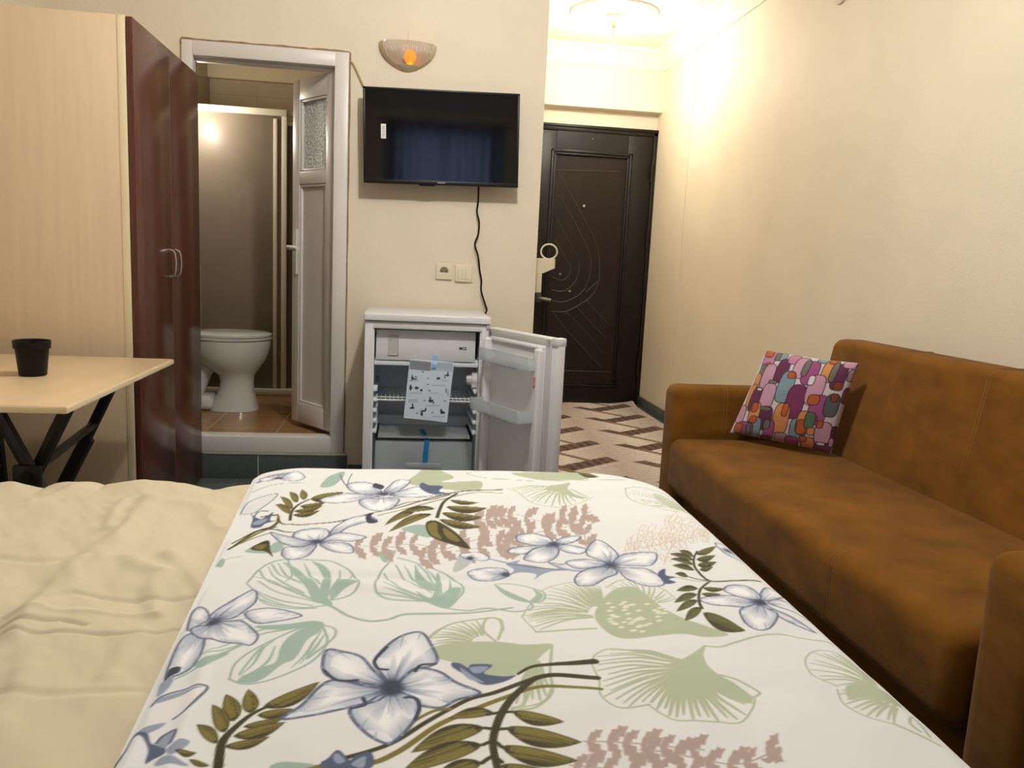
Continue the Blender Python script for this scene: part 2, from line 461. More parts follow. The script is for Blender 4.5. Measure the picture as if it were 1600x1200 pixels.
# ------------------------------------------------------------------ bathroom door
t = thing('door_1', (-.62, WY, .125), 'white bathroom door standing ajar in its white frame', 'door', kind='structure')
ox0, ox1, oz0, oz1 = -.972, -.262, .128, 1.946
ix0, ix1, iz0, iz1 = -.926, -.324, .203, 1.884
B = new()
bx(B, ox0, ix0, WY - .018, WY + .04, oz0, oz1, .004); bx(B, ix1, ox1, WY - .018, WY + .075, oz0, oz1, .004)
bx(B, ix0 - .005, ix1 + .005, WY - .018, WY + .075, iz1, oz1, .004); bx(B, ix0 - .005, ix1 + .005, WY - .018, WY + .075, oz0, iz0, .004)
bx(B, ix1 - .006, ix1, WY + .03, WY + .075, iz0, iz1, .003)
bx(B, ix0, ix1, WY + .03, WY + .075, iz1 - .012, iz1, .003)
obj('door_frame', B, M_pvc, t)
B = new()
P0 = [(ox0 - .006, oz1 + .004)] + [(x, oz1 + .009 + .0015 * math.sin(x * 31) + .0012 * math.sin(x * 77)) for x in np.linspace(ox0, ox1, 26)] + [(ox1 + .007 + .0012 * math.sin(z * 23), z) for z in np.linspace(oz1, oz0, 30)] + [(ox1 - .02, oz0), (ox1 - .02, oz1 - .02), (ox0 - .006, oz1 - .02)]
prism(B, P0, WY - .008, WY + .002, lambda u, v, w: (u, w, v))
tag(obj('sealant', B, M_caulk, t), 'uneven brown sealant line', None)
e = onz(455, 648, .246)
hx, hy = ix1 - .004, WY + .02
dv = Vector((e[0] - hx, e[1] - hy, 0)); LL = dv.length; dv.normalize()
nv = Vector((dv.y, -dv.x, 0))            # outward face normal guess
if nv.y > 0: nv = -nv
TR = Matrix(((dv.x, -nv.x, 0, hx), (dv.y, -nv.y, 0, hy), (0, 0, 1, 0), (0, 0, 0, 1)))   # local: x along leaf, y into thickness, z up
lz0, lz1 = .222, 1.872
sw = .088 * LL / .5
B = new()
th = .05
bx(B, 0, sw, 0, th, lz0, lz1, .003, mtx=TR); bx(B, LL - sw, LL, 0, th, lz0, lz1, .003, mtx=TR)
bx(B, sw - .002, LL - sw + .002, 0, th, lz0, lz0 + .10, .003, mtx=TR); bx(B, sw - .002, LL - sw + .002, 0, th, lz1 - .095, lz1, .003, mtx=TR)
bx(B, sw - .002, LL - sw + .002, 0, th, 1.385, 1.445, .003, mtx=TR)
bx(B, sw, LL - sw, .016, th - .012, lz0 + .09, 1.39, mtx=TR)
for (za, zb) in ((lz0 + .10, 1.385), (1.445, lz1 - .095)):        # glazing beads
    bx(B, sw, sw + .012, .004, .02, za, zb, .003, mtx=TR); bx(B, LL - sw - .012, LL - sw, .004, .02, za, zb, .003, mtx=TR)
    bx(B, sw, LL - sw, .004, .02, za, za + .012, .003, mtx=TR); bx(B, sw, LL - sw, .004, .02, zb - .012, zb, .003, mtx=TR)
leaf = obj('door_leaf', B, M_pvc, t)
B = new(); bx(B, sw, LL - sw, .02, .026, 1.44, lz1 - .09, mtx=TR)
mg = mat('frosted_glass', (238, 243, 241), 0.16, 1.0, alpha=0.95, bump=(75, 1.0, 0.03))
tag(obj('glass_pane', B, mg, leaf, smooth=False), 'frosted glass pane', None)
B = new()
bx(B, LL - .058, LL - .026, -.012, 0, .955, 1.175, .004, mtx=TR)
tube(B, [(LL - .042, -.01, 1.085), (LL - .042, -.05, 1.085), (LL - .055, -.056, 1.085), (LL - .15, -.056, 1.08)], .011, 10, mtx=TR)
tag(obj('handle', B, M_pvc, leaf), 'white lever handle on a long plate', None)

# ------------------------------------------------------------------ entrance door
t = thing('door_2', (1.36, EY, 0), 'dark brown entrance door with curved grooves at the end of the passage', 'door', kind='structure')
B = new()
bx(B, .80, .885, EY - .045, EY + .05, 0, 2.085, .005); bx(B, 1.835, WX, EY - .045, EY + .05, 0, 2.085, .005)
bx(B, .80, WX, EY - .045, EY + .05, 2.04, 2.085, .005); bx(B, .80, WX, EY - .055, EY + .05, 2.066, 2.088, .004)
bx(B, .885, 1.835, EY - .05, EY + .05, 0, .02, .003)
bx(B, .80, WX, EY + .045, EY + .075, 0, 2.085)  # unseen backing plate added to stop daylight leaking past the leaf
obj('door_frame', B, M_frame, t)
B = new()
dx0, dx1, dz0, dz1 = .888, 1.832, .02, 2.038
px0, px1, pz0, pz1 = 1.095, 1.645, .165, 1.872
yf = EY - .04
bx(B, dx0, px0, yf, EY + .02, dz0, dz1, .004); bx(B, px1, dx1, yf, EY + .02, dz0, dz1, .004)
bx(B, px0, px1, yf, EY + .02, dz0, pz0, .0); bx(B, px0, px1, yf, EY + .02, pz1, dz1, .0)
def ring(bm, x0, x1, z0, z1, wd, y0, y1, bev):
    bx(bm, x0, x0 + wd, y0, y1, z0, z1, bev); bx(bm, x1 - wd, x1, y0, y1, z0, z1, bev)
    bx(bm, x0, x1, y0, y1, z0, z0 + wd, bev); bx(bm, x0, x1, y0, y1, z1 - wd, z1, bev)
ring(B, px0 - .035, px1 + .035, pz0 - .035, pz1 + .035, .022, yf - .012, yf + .01, .006)
ring(B, px0 - .012, px1 + .012, pz0 - .012, pz1 + .012, .016, yf - .006, yf + .01, .004)
leaf = obj('door_leaf', B, M_frame, t)
B = new(); bx(B, px0, px1, yf + .012, EY + .015, pz0, pz1)
pan = obj('door_panel', B, M_door, t, smooth=False)
# grooves traced on the panel face
B = new()
def Z6(pts): return [(820 + a / 2.5, 180 + b / 2.5) for a, b in pts]
gr = [[(130, 215), (375, 222)], [(130, 222), (190, 330), (255, 450), (285, 530), (292, 620), (278, 680), (245, 720), (200, 748), (155, 768), (104, 766)],
      [(132, 312), (185, 400), (240, 510), (258, 570), (250, 640), (225, 690), (180, 720), (140, 730), (104, 724)],
      [(120, 392), (160, 470), (200, 545), (212, 590), (202, 640), (170, 678), (140, 688), (104, 682)],
      [(118, 480), (150, 545), (178, 590), (172, 625), (145, 645), (106, 632)],
      [(106, 768), (180, 860), (246, 928)], [(160, 768), (240, 850), (306, 930)], [(202, 748), (260, 815), (318, 872)], [(240, 724), (300, 790), (330, 820)],
      [(284, 650), (240, 690)], [(240, 930), (300, 985)], [(150, 998), (335, 1003)]]
for g in gr:
    pts = crom(g, sub=6)
    q = [ony(x, y, yf + .0115) for x, y in Z6(pts)]
    tube(B, q, .0042, 6)
tag(obj('groove', B, M_groove, pan), 'pale worn curved grooves', None)
B = new()
RX = Matrix.Rotation(PI / 2, 4, 'X')
for (u, v, r) in ((912, 322, .013), (875, 428, .008), (890, 455, .008), (926, 217, .004)):
    p = ony(u, v, yf + .008)
    lathe(B, [(r, -.014), (r, .006), (r * .8, .010), (0, .010)], 16, Matrix.Translation(p) @ RX)
tag(obj('peephole', B, M_chrome, leaf), 'small round metal peephole and lock studs', None)
for zc in (1.78, 1.28, .3):
    B = new(); tube(B, [(1.834, yf - .012, zc - .07), (1.834, yf - .012, zc + .07)], .011, 10)
    obj('hinge', B, M_frame, leaf)
B = new(); p = ony(848, 466, yf)
bx(B, p[0] - .055, p[0] - .015, yf - .012, yf, p[2] - .03, p[2] + .19, .004)
tube(B, [(p[0] - .035, yf - .01, p[2]), (p[0] - .035, yf - .055, p[2]), (p[0] - .02, yf - .06, p[2]), (p[0] + .05, yf - .06, p[2] - .012)], [.014, .014, .016, .018], 10)
tag(obj('handle', B, mat('grey_metal', (120, 118, 110), .45, metal=1), leaf), 'grey metal lever handle', None)

# ------------------------------------------------------------------ passage lamp
t = thing('pendant_lamp', (1.25, 5.12, CZ - .022), 'small pendant lamp with a bare lit bulb on the passage ceiling', 'lamp')
T = Matrix.Translation((1.25, 5.12, 0))
B = new(); lathe(B, [(.058, CZ - .022), (.056, CZ - .032), (.035, CZ - .045), (.016, CZ - .065), (.011, CZ - .09), (.0, CZ - .092)], 28, T); obj('canopy', B, mat('beige_lamp_plastic', (196, 176, 138), .5), t)
B = new(); tube(B, [(1.25, 5.12, CZ - .085), (1.25, 5.12, CZ - .16)], .0035, 8); obj('cord', B, M_ivory, t)
B = new(); lathe(B, [(.008, CZ - .155), (.019, CZ - .165), (.02, CZ - .2), (.016, CZ - .203), (0, CZ - .203)], 20, T); obj('lamp_socket', B, M_ivory, t)
B = new(); lathe(B, [(.012, CZ - .2), (.016, CZ - .212), (.028, CZ - .232), (.031, CZ - .25), (.026, CZ - .27), (.014, CZ - .28), (0, CZ - .282)], 24, T)
rad_area = 4 * PI * .03 ** 2
mb = mat('lit_bulb', (255, 240, 200), .5, emit=((255, 247, 230), 1)); mb.node_tree.nodes['Principled BSDF'].inputs['Emission Strength'].default_value = BULB_W / (PI * rad_area) / 4
obj('bulb', B, mb, t)

# ------------------------------------------------------------------ wardrobe
wy0, wy1, wxf, wz = 2.86, 3.70, -.885, 1.79
t = thing('wardrobe', (-1.19, 3.28, 0), 'tall wardrobe with dark cherry doors and pale birch side, beside the bathroom doorway', 'wardrobe')
B = new(); bx(B, -1.5, wxf - .022, wy0, wy0 + .018, 0, wz, .001); obj('side_panel', B, M_birch, t)
B = new(); bx(B, wxf - .046, wxf - .022, wy0 - .0015, wy0, 0, wz, .0005); tag(obj('edge_strip', B, M_edge, t), 'cream edge strip', None)
B = new(); bx(B, -1.5, wxf - .022, wy1 - .018, wy1, 0, wz); bx(B, -1.5, wxf - .022, wy0 + .018, wy1 - .018, wz - .02, wz); bx(B, -1.5, -1.485, wy0 + .018, wy1 - .018, 0, wz - .02); bx(B, -1.485, wxf - .03, wy0 + .018, wy1 - .018, .06, .08)
obj('carcass', B, M_birch, t, smooth=False)
B = new(); bx(B, wxf - .06, wxf - .04, wy0 + .018, wy1 - .018, 0, .06); obj('plinth', B, M_cherry, t, smooth=False)
ym = (wy0 + wy1) / 2 - .006
for (a, b, hyy) in ((wy0 + .001, ym - .0015, ym - .035), (ym + .0015, wy1 - .001, ym + .04)):
    B = new(); bx(B, wxf - .02, wxf, a, b, .03, wz - .002, .0012)
    dd = obj('door', B, M_cherry, t)
    B = new()
    pts = crom([(wxf - .001, hyy, 1.052), (wxf + .012, hyy, 1.047), (wxf + .019, hyy, 1.036), (wxf + .022, hyy, 1.0), (wxf + .019, hyy, .964), (wxf + .012, hyy, .953), (wxf - .001, hyy, .948)], sub=5)
    tube(B, pts, .0036, 8)
    tag(obj('handle', B, M_chrome, dd), 'curved metal bow handle', None)
B = new(); bx(B, wxf - .014, wxf - .001, ym - .0015, ym + .0015, .03, wz - .01); tag(obj('edge_band', B, M_edge, t, smooth=False), 'thin pale line between the doors', None)

# ------------------------------------------------------------------ folding table
t = thing('folding_table', (-1.15, 2.3, 0), 'folding table with pale wood top and dark crossed legs beside the wardrobe', 'table')
B = new(); bx(B, -1.54, -.742, 1.885, 2.735, .682, .70, .004, 3); tp = obj('tabletop', B, M_birch2, t)
B = new()
ring_pts = None
for (a, b, c, d_) in ((-1.5405, -.7415, 1.8835, 1.886), (-1.5405, -.7415, 2.734, 2.7365)):
    bx(B, a, b, c, d_, .6835, .6975, .0008)
bx(B, -.743, -.7405, 1.884, 2.736, .6835, .6975, .0008)
tag(obj('edge_band', B, M_edge, tp), 'cream edge band', None)
def leg(a, b):
    B = new(); tube(B, [a, b], .0165, 8); obj('leg', B, M_blackm, t)
for yy_ in (2.02,):
    leg((-.955, yy_ - .012, .684), (-.635, yy_ - .012, .0)); leg((-.79, yy_ + .012, .684), (-1.12, yy_ + .012, .0))
leg((-.862, 2.6, .684), (-1.187, 2.6, .0))
leg((-1.236, 2.6, .684), (-1.204, 2.6, .0)); leg((-1.49, 2.008, .684), (-1.30, 2.008, .0)); leg((-1.36, 2.032, .684), (-1.50, 2.032, .0))
B = new(); tube(B, [(-.877, 1.98, .51), (-.945, 2.6, .505)], .012); bx(B, -.91, -.845, 1.985, 2.0, .47, .535, .006)
obj('crossbar', B, M_blackm, t)
B = new(); tube(B, [(-1.425, 1.98, .37), (-1.22, 2.6, .37)], .012); obj('crossbar', B, M_blackm, t)
B = new(); tube(B, [(-.965, 2.6, .46), (-1.045, 2.6, .30)], .022); obj('brace', B, M_blackm, t)
# plant pot
T = Matrix.Translation((-.995, 2.318, .7))
B = new(); lathe(B, [(.0, .0), (.031, .0), (.034, .003), (.041, .074), (.0455, .075), (.0465, .096), (.0425, .096), (.04, .074), (.032, .006), (0, .006)], 40, T)
for v in B.verts:
    a = math.atan2(v.co.y - 2.318, v.co.x + .995)
    if v.co.z > .79 and abs(a + 1.2) < .13: v.co.z -= .007
tag(obj('plant_pot', B, M_black), 'small empty black plastic pot standing on the folding table', 'pot')

# ------------------------------------------------------------------ sofa
t = thing('sofa', (1.45, 2.06, 0), 'brown suede sofa with tan stitched seams along the right wall', 'sofa')
SX = 1.014
B = new(); bx(B, 1.10, 1.84, 1.14, 2.98, .05, .25, .01); obj('base', B, M_suede, t)
B = new(); bx(B, SX, 1.62, 1.243, 2.872, .235, .437, .042, 5)
for v in B.verts:
    if v.co.z > .40: v.co.z += .006 * math.sin(PI * min(max((v.co.x - SX) / .5, 0), 1))
obj('seat', B, M_suede, t, ang=80)
def backprof():
    return [(1.555, .40), (1.632, .838), (1.765, .838), (1.80, .10), (1.66, .10)]
B = new(); tmp = bmesh.new(); prism(tmp, backprof(), 1.243, 2.862, lambda u, v, w: (u, w, v))
bmesh.ops.recalc_face_normals(tmp, faces=list(tmp.faces))
bmesh.ops.bevel(tmp, geom=list(tmp.edges), offset=.034, segments=5, profile=.5, affect='EDGES'); merge(B, tmp)
obj('backrest', B, M_suede, t, ang=80)
for (a, b, xf, zt) in ((2.876, 3.022, 1.034, .628), (1.085, 1.239, 1.034, .612)):
    B = new(); bx(B, xf, 1.78, a, b, .05, zt, .04, 5); obj('arm', B, M_suede, t, ang=80)
for (x, y) in ((1.14, 1.18), (1.14, 2.94), (1.80, 1.18), (1.80, 2.94)):
    B = new(); lathe(B, [(.022, 0), (.028, .055), (0, .055)], 16, Matrix.Translation((x, y, 0))); obj('leg', B, M_black, t)
def dbl(paths, off):
    B = new()
    for p in paths:
        for s in (-off, off):
            tube(B, [(q[0] + (s if off_ax == 0 else 0), q[1] + (s if off_ax == 1 else 0), q[2]) for q in p], .0013, 5)
    tag(obj('stitching', B, M_stitch, t), 'tan double stitched seam', None)
off_ax = 1
def arcpts(cx, cz, r, a0, a1, n=6): return [(cx + r * math.cos(a), cz + r * math.sin(a)) for a in np.linspace(a0, a1, n)]
for yy_ in (2.544, 2.125, 1.68):
    q = [(SX, .26), (SX, .39)] + arcpts(SX + .042, .395, .042, PI, PI / 2) + [(SX + .075, .4385)]
    dbl([[(x - (.0004 if z < .39 else 0), yy_, z + .0003) for x, z in q]], .006)
for yy_ in (2.42, 2.01, 1.58):
    dbl([[(1.567, yy_, .46), (1.626, yy_, .802), (1.638, yy_, .826), (1.66, yy_, .8385), (1.74, yy_, .8385)]], .006)
off_ax = 0
for a in (2.876, 1.239):
    s = 1 if a > 2 else -1; zt = .628 if a > 2 else .612
    q = [(1.235, a, .45), (1.235, a, zt - .045)] + [(1.235, a + s * (.04 - .04 * math.cos(k)), zt - .04 + .04 * math.sin(k)) for k in np.linspace(0, PI / 2, 6)] + [(1.235, a + s * .1, zt)]
    dbl([q], .006)

# ------------------------------------------------------------------ beds
M_bedwood = mat('bed_base_wood', (96, 66, 44), .5, noise=(6, .15, (6, .4, 6)))
M_matt = mat('mattress_cloth', (214, 208, 196), .8)
def bed(x0, x1, y1, zt, label):
    t = thing('single_bed', ((x0 + x1) / 2, .9, 0), label, 'bed', 'single beds pushed together')
    B = new(); bx(B, x0 + .03, x1 - .03, -.12, y1 - .04, .1, .28, .008); obj('bed_base', B, M_bedwood, t)
    B = new(); bx(B, x0 + .02, x1 - .02, -.12, y1 - .03, .281, zt - .03, .06, 5); obj('mattress', B, M_matt, t, ang=80)
    for x in (x0 + .1, x1 - .1):
        for y in (-.05, y1 - .12):
            B = new(); bx(B, x - .03, x + .03, y - .03, y + .03, 0, .1, .004); obj('leg', B, M_bedwood, t)
    return t
FX0, FX1, FY1 = -.31, .648, 1.945
CX0, CX1, CY1 = -1.20, -.20, 1.832
bed(CX0, -.325, CY1, .545, 'single bed under the plain cream sheet')
bed(-.30, FX1, FY1, .555, 'single bed under the floral sheet')

def drape(gx, gy, x0, x1, y0, y1, r, Rc, zt, length):
    """wrap a flat cloth grid over a rounded slab; returns points and the arc length past the edge"""
    X, Y = np.meshgrid(gx, gy)
    x0, x1, y0, y1 = x0 + r, x1 - r, y0 + r, y1 - r
    cx, cy, hx, hy = (x0 + x1) / 2, (y0 + y1) / 2, (x1 - x0) / 2, (y1 - y0) / 2
    px, py = X - cx, Y - cy
    RC = np.where(px > 0, np.where(py > 0, Rc[1], Rc[2]), np.where(py > 0, Rc[0], Rc[3]))
    qx, qy = np.abs(px) - hx + RC, np.abs(py) - hy + RC
    mx, my = np.maximum(qx, 0), np.maximum(qy, 0)
    ln = np.hypot(mx, my)
    s = ln + np.minimum(np.maximum(qx, qy), 0) - RC
    both = (qx > 0) & (qy > 0)
    nx = np.where(both, mx / np.maximum(ln, 1e-9), (qx >= qy) * 1.0) * np.sign(px)
    ny = np.where(both, my / np.maximum(ln, 1e-9), (qx < qy) * 1.0) * np.sign(py)
    sp = np.maximum(s, 0)
    a = np.minimum(sp / r, PI / 2)
    out = r * np.sin(a)
    dz = r * (1 - np.cos(a)) + np.maximum(sp - r * PI / 2, 0)
    P = np.stack([X - nx * sp + nx * out, Y - ny * sp + ny * out, zt - dz], -1)
    return P, s, nx, ny

# cream sheet
gx = np.concatenate([np.arange(CX0 - .26, -1.0, .02), np.arange(-1.0, CX1 + .001, .003)])
gy = np.concatenate([np.arange(-.1, .5, .03), np.arange(.5, CY1 + .27, .003)])
P, s, nx, ny = drape(gx, gy, CX0, CX1 + .4, -.2, CY1, .045, (.08, .02, .02, .02), .545, .25)
X, Y = np.meshgrid(gx, gy)
top = np.clip(-s / .05 + 1, 0, 1)
zz = .009 * fbm(X * 5 + .6 * Y, Y * 5, 3) + .008 * fbm((X + Y * .55) * 14, (Y - X * .55) * 5, 3) + .0016 * fbm((X - .5 * Y) * 34, (Y + X * .4) * 16, 2)
def B5(pts, z=.55, ox=0, oy=740, k=2.6075): return np.array([onz(ox + a / k, oy + b / k, z)[:2] for a, b in pts])
def pline(pts):
    d = np.full(X.shape, 1e9); sg = np.zeros(X.shape)
    for (ax, ay), (bx_, by) in zip(pts, pts[1:]):
        ex, ey = bx_ - ax, by - ay; L = ex * ex + ey * ey
        tt = np.clip(((X - ax) * ex + (Y - ay) * ey) / L, 0, 1)
        dx, dy = X - ax - tt * ex, Y - ay - tt * ey
        d = np.minimum(d, np.hypot(dx, dy))
    return d
for pts, amp, wd in (([(-40, 608), (120, 605), (250, 585), (340, 603)], -.006, .0045), ([(-40, 572), (300, 550), (650, 555)], .003, .007),
                     ([(-40, 652), (350, 635), (640, 628), (770, 598)], -.005, .0045), ([(60, 650), (170, 510), (330, 350), (500, 240), (600, 100)], .008, .022),
                     ([(-20, 720), (120, 560), (270, 470), (400, 370), (540, 220), (640, 110)], .007, .02), ([(640, 540), (625, 450), (665, 400), (560, 370), (515, 345)], .008, .018),
                     ([(845, 470), (770, 375), (690, 330)], .009, .016), ([(170, 520), (300, 480), (480, 492), (840, 480)], -.004, .006), ([(-40, 885), (300, 872), (640, 872)], -.003, .008),
                     ([(440, 220), (470, 150), (510, 100)], .007, .014), ([(900, 210), (830, 130), (650, 110)], .007, .02), ([(60, 860), (130, 700), (250, 640)], .006, .025),
                     ([(440, 800), (520, 680), (560, 640)], .005, .015), ([(-20, 1000), (60, 880), (120, 800)], .006, .02), ([(0, 130), (100, 120), (300, 60), (420, 30)], .006, .02),
                     ([(-30, 330), (180, 345), (330, 330)], -.004, .01), ([(640, 490), (720, 520), (800, 560)], -.006, .03)):
    d = pline(B5(pts)); zz += amp * np.exp(-(d / wd) ** 2)
edge = np.exp(-((Y - CY1 + .03) / .05) ** 2)
sc = np.abs(np.sin(X * 22 + 1.5 * np.sin(X * 7))) ** .7
zz += edge * (.024 * sc - .014)
P[..., 2] += zz * top
P[..., 1] -= (1 - top) * .006 * np.sin(X * 60) * (ny > .5)
P[..., 2] = np.where((X > -.36), np.minimum(P[..., 2], .5535 - .004 * np.clip((X + .36) / .05, 0, 1)), P[..., 2])
kp = (s[:-1, :-1] < .26) & (s[1:, 1:] < .26)
kp &= ~((X[:-1, :-1] > -.322) & (Y[:-1, :-1] > 1.785))
M_cream = mat('cream_cotton', (203, 191, 166), .85, .2, noise=(2.5, .03), sheen=.1)
o = objm('bed_sheet', npgrid('bed_sheet', P, None, kp), M_cream, ang=180)
tag(o, 'plain cream sheet, creased, on the left bed beside the floral one', 'bed sheet', 'bed sheets')

# floral sheet: graded grid so that the print stays crisp
ZF = .5575
gy = [.60]
while gy[-1] < FY1 - .02: gy.append(gy[-1] + max(.0011, .00175 * gy[-1] ** 2))
gy = np.concatenate([np.arange(-.1, .6, .03), gy, np.arange(gy[-1] + .005, FY1 + .26, .005)])
gx = np.concatenate([np.arange(FX0 - .006, FX1 + .03, .0019), np.arange(FX1 + .034, FX1 + .24, .006)])
P, s, nx, ny = drape(gx, gy, FX0 - .045, FX1, -.2, FY1, .05, (.10, .16, .02, .02), ZF, .25)
X, Y = np.meshgrid(gx, gy)
sh = (-.266 - .052 * (Y - .776) / 1.024) - FX0
P[..., 0] += sh * np.clip(1 - (X - FX0) / .9, 0, 1)
top = np.clip(-s / .06 + 1, 0, 1)
zz = .006 * fbm(X * 4, Y * 4, 3) + .0025 * fbm((X + .4 * Y) * 9, (Y - .3 * X) * 20, 2)
zz += .004 * np.exp(-(((Y - 1.18 + .05 * np.sin(X * 9)) / .02) ** 2)) * np.exp(-((X + .05) / .16) ** 2)
zz += -.004 * np.exp(-(((Y - 1.24 + .12 * X) / .015) ** 2)) * np.exp(-((X + .02) / .2) ** 2)
zz += .004 * np.exp(-(((X + .235 + .03 * Y) / .01) ** 2)) * np.clip((1.25 - Y) * 3, 0, 1)
P[..., 2] += zz * top
P[..., 2] -= .004 * np.clip(1 - (X - FX0 + .006) / .012, 0, 1)
P[..., 2] = np.where((X < -.22) & (Y < CY1 - .04), np.maximum(P[..., 2], .5545), P[..., 2])
kp = (s[:-1, :-1] < .25) & (s[1:, 1:] < .25)
CLOTH = (222, 223, 226)
pr = Print(P[..., 0] * 1.0, Y + 0, CLOTH)
# beyond the edge the cloth keeps its own length
ext = np.maximum(X - (FX1 - .05), 0)
pr.X = np.where(X > FX1 - .05, X, P[..., 0])
pr.xm = pr.X.mean(0); pr.pad = .06
m1 = np.clip(fbm(X * 3.2, Y * 3.2, 3) * 1.6 + .1, 0, 1)[..., None]
pr.c = pr.c * (1 - .28 * m1) + np.array((206, 212, 216)) / 255 * .28 * m1
m2 = np.clip(fbm(X * 2.6 + 20, Y * 2.6 + 9, 3) * 1.6, 0, 1)[..., None]
pr.c = pr.c * (1 - .25 * m2) + np.array((214, 202, 198)) / 255 * .25 * m2

def bd(px, py): return onz(px, py, ZF)[:2]
VIEW = {'A': (300, 720, 3.2), 'B': (700, 720, 3.2), 'C': (180, 920, 3.2), 'D': (600, 920, 3.2), 'E': (1000, 920, 3.2)}
def V(v, pts):
    ox, oy, k = VIEW[v]
    return [(ox + a / k, oy + b / k) for a, b in pts]
def W(px): return np.array([bd(a, b) for a, b in px])
def wv(v, pts, closed=False, sub=7): return W(crom(V(v, pts), closed, sub))

OL, OLD, OLL = (112, 102, 48), (52, 46, 22), (138, 126, 66)
SG, SGL, TL_ = (168, 178, 154), (196, 202, 178), (150, 172, 166)
MV = (166, 148, 143)
PW, PG, PD, PN = (232, 233, 238), (140, 150, 174), (74, 84, 112), (46, 52, 72)

def petal(v, pts, c, sc=1.0):
    poly = wv(v, pts, True, 6); cc = W(V(v, [c]))[0]
    rmax = np.hypot(*(poly - cc).T).max()
    def shade(Xs, Ys, d, col):
        r = np.hypot(Xs - cc[0], Ys - cc[1]) / rmax; an = np.arctan2(Ys - cc[1], Xs - cc[0])
        st = vnoise(an * 9 + 3, r * 2) + .5
        k = np.clip(1.25 - r * 2.3 + (st - .5) * 1.1, 0, 1) * .85
        ed = np.clip(1 + d / (.015 * sc), 0, 1) * (.35 + .65 * (vnoise(an * 4 + 11, r * 3) > 0)) * .75
        k = np.clip(np.maximum(k, ed), 0, 1)[..., None]
        base = np.asarray(PW) / 255.
        out = base * (1 - k) + np.asarray(PG) / 255. * k
        dk = np.clip(1 - r * 5.0, 0, 1)[..., None]
        return out * (1 - dk * .8) + np.asarray(PN) / 255. * dk * .8
    pr.fill(poly, PW, shade=shade)
    pr.stroke(np.vstack([poly, poly[:1]]), .003 * sc, PD, a=.9)
    L = len(poly)
    for q in range(11):
        a = poly[int(L * (q + .5) / 11)]; e_ = .36 + .22 * math.sin(q * 2.7 + pts[0][0])
        pr.stroke([cc * .94 + a * .06, cc * (1 - e_) + a * e_], [.0026 * sc, .0005], PD, a=.5)
        b_ = poly[int(L * (q + .1) / 11)]; f_ = .86 - .1 * math.sin(q * 1.9)
        pr.stroke([b_, cc * (1 - f_) + b_ * f_], [.0026 * sc, .0006], PG, a=.75)
def flower(v, c, petals, sc=1.0):
    for p in petals: petal(v, p, c, sc)
    cc = W(V(v, [c]))[0]
    an = np.linspace(0, 2 * PI, 14, endpoint=False)
    pr.fill(np.stack([cc[0] + .0085 * sc * np.cos(an), cc[1] + .011 * sc * np.sin(an)], -1), PN, soft=.004, a=.9)
def lf(v, a, b, wd, col=OL, dark=OLD, curve=.12, tear=False):
    """leaf from base a to tip b, wd = width in view pixels"""
    a = np.array(a, float); b = np.array(b, float); d = b - a; n = np.array([-d[1], d[0]]) / (np.hypot(*d) + 1e-9)
    tt = np.linspace(0, 1, 14)
    pk = np.sin(PI * tt ** (.75 if tear else .85)) ** .85 * wd / 2
    mid = a + d * tt[:, None] + n * (np.sin(PI * tt) * np.hypot(*d) * curve * .5)[:, None]
    px = np.vstack([mid + n * pk[:, None], (mid - n * pk[:, None])[::-1][1:-1]])
    poly = W(V(v, px)); md = W(V(v, mid)); L = np.hypot(*(md[-1] - md[0]))
    u = (md[-1] - md[0]) / (L + 1e-9); nn = np.array([-u[1], u[0]])
    def shade(Xs, Ys, dd, c):
        al = ((Xs - md[0, 0]) * u[0] + (Ys - md[0, 1]) * u[1]) / (L + 1e-9)
        ac = ((Xs - md[0, 0]) * nn[0] + (Ys - md[0, 1]) * nn[1]) / (L + 1e-9)
        st = vnoise(ac * 60 + 5, al * 3.0)
        k = np.clip(.55 - ac * 6 + st * 1.5 - .9 * (al > .12) * (al < .9) + .35 * (al < .2), 0, 1)
        k = np.maximum(k, np.clip(1.2 + dd / .0022, 0, 1) * .8)[..., None]
        hl = (np.clip(st * 2.2 + ac * 3, 0, 1) * .5)[..., None]
        return (np.asarray(col) / 255. * (1 - hl) + np.asarray(OLL) / 255. * hl if col is OL else c) * (1 - k) + np.asarray(dark) / 255. * k
    pr.fill(poly, col, shade=shade)
def st(v, pts, wd, col, sub=7, a=1.0): pr.stroke(wv(v, pts, False, sub), wd, col, a=a)
def ar(v, pts, col, a=1.0): pr.fill(wv(v, pts, True, 6), col, a=a)
def fan(v, apex, arc, col, n=16, wd=.0035, r0=.25, line=.0026):
    """outlined fan leaf: veins from the apex to an arc"""
    ap = np.array(apex, float); A = crom(arc, sub=8)
    pr.stroke(W(V(v, A)), line, col)
    k = len(A)
    n = int(n * 1.35)
    for i in range(n):
        q = A[min(int((i + .5) * k / n), k - 1)]; j = .05 * math.sin(i * 2.3)
        a = ap + (q - ap) * (r0 + .1 * (i % 2)); b = ap + (q - ap) * (.93 + j); mdl = (a + b) / 2 + np.array([-(b - a)[1], (b - a)[0]]) * .05
        pr.stroke(W(V(v, crom([a, mdl, b], sub=5))), [wd * 1.4, wd * 1.1, wd * .5], col)
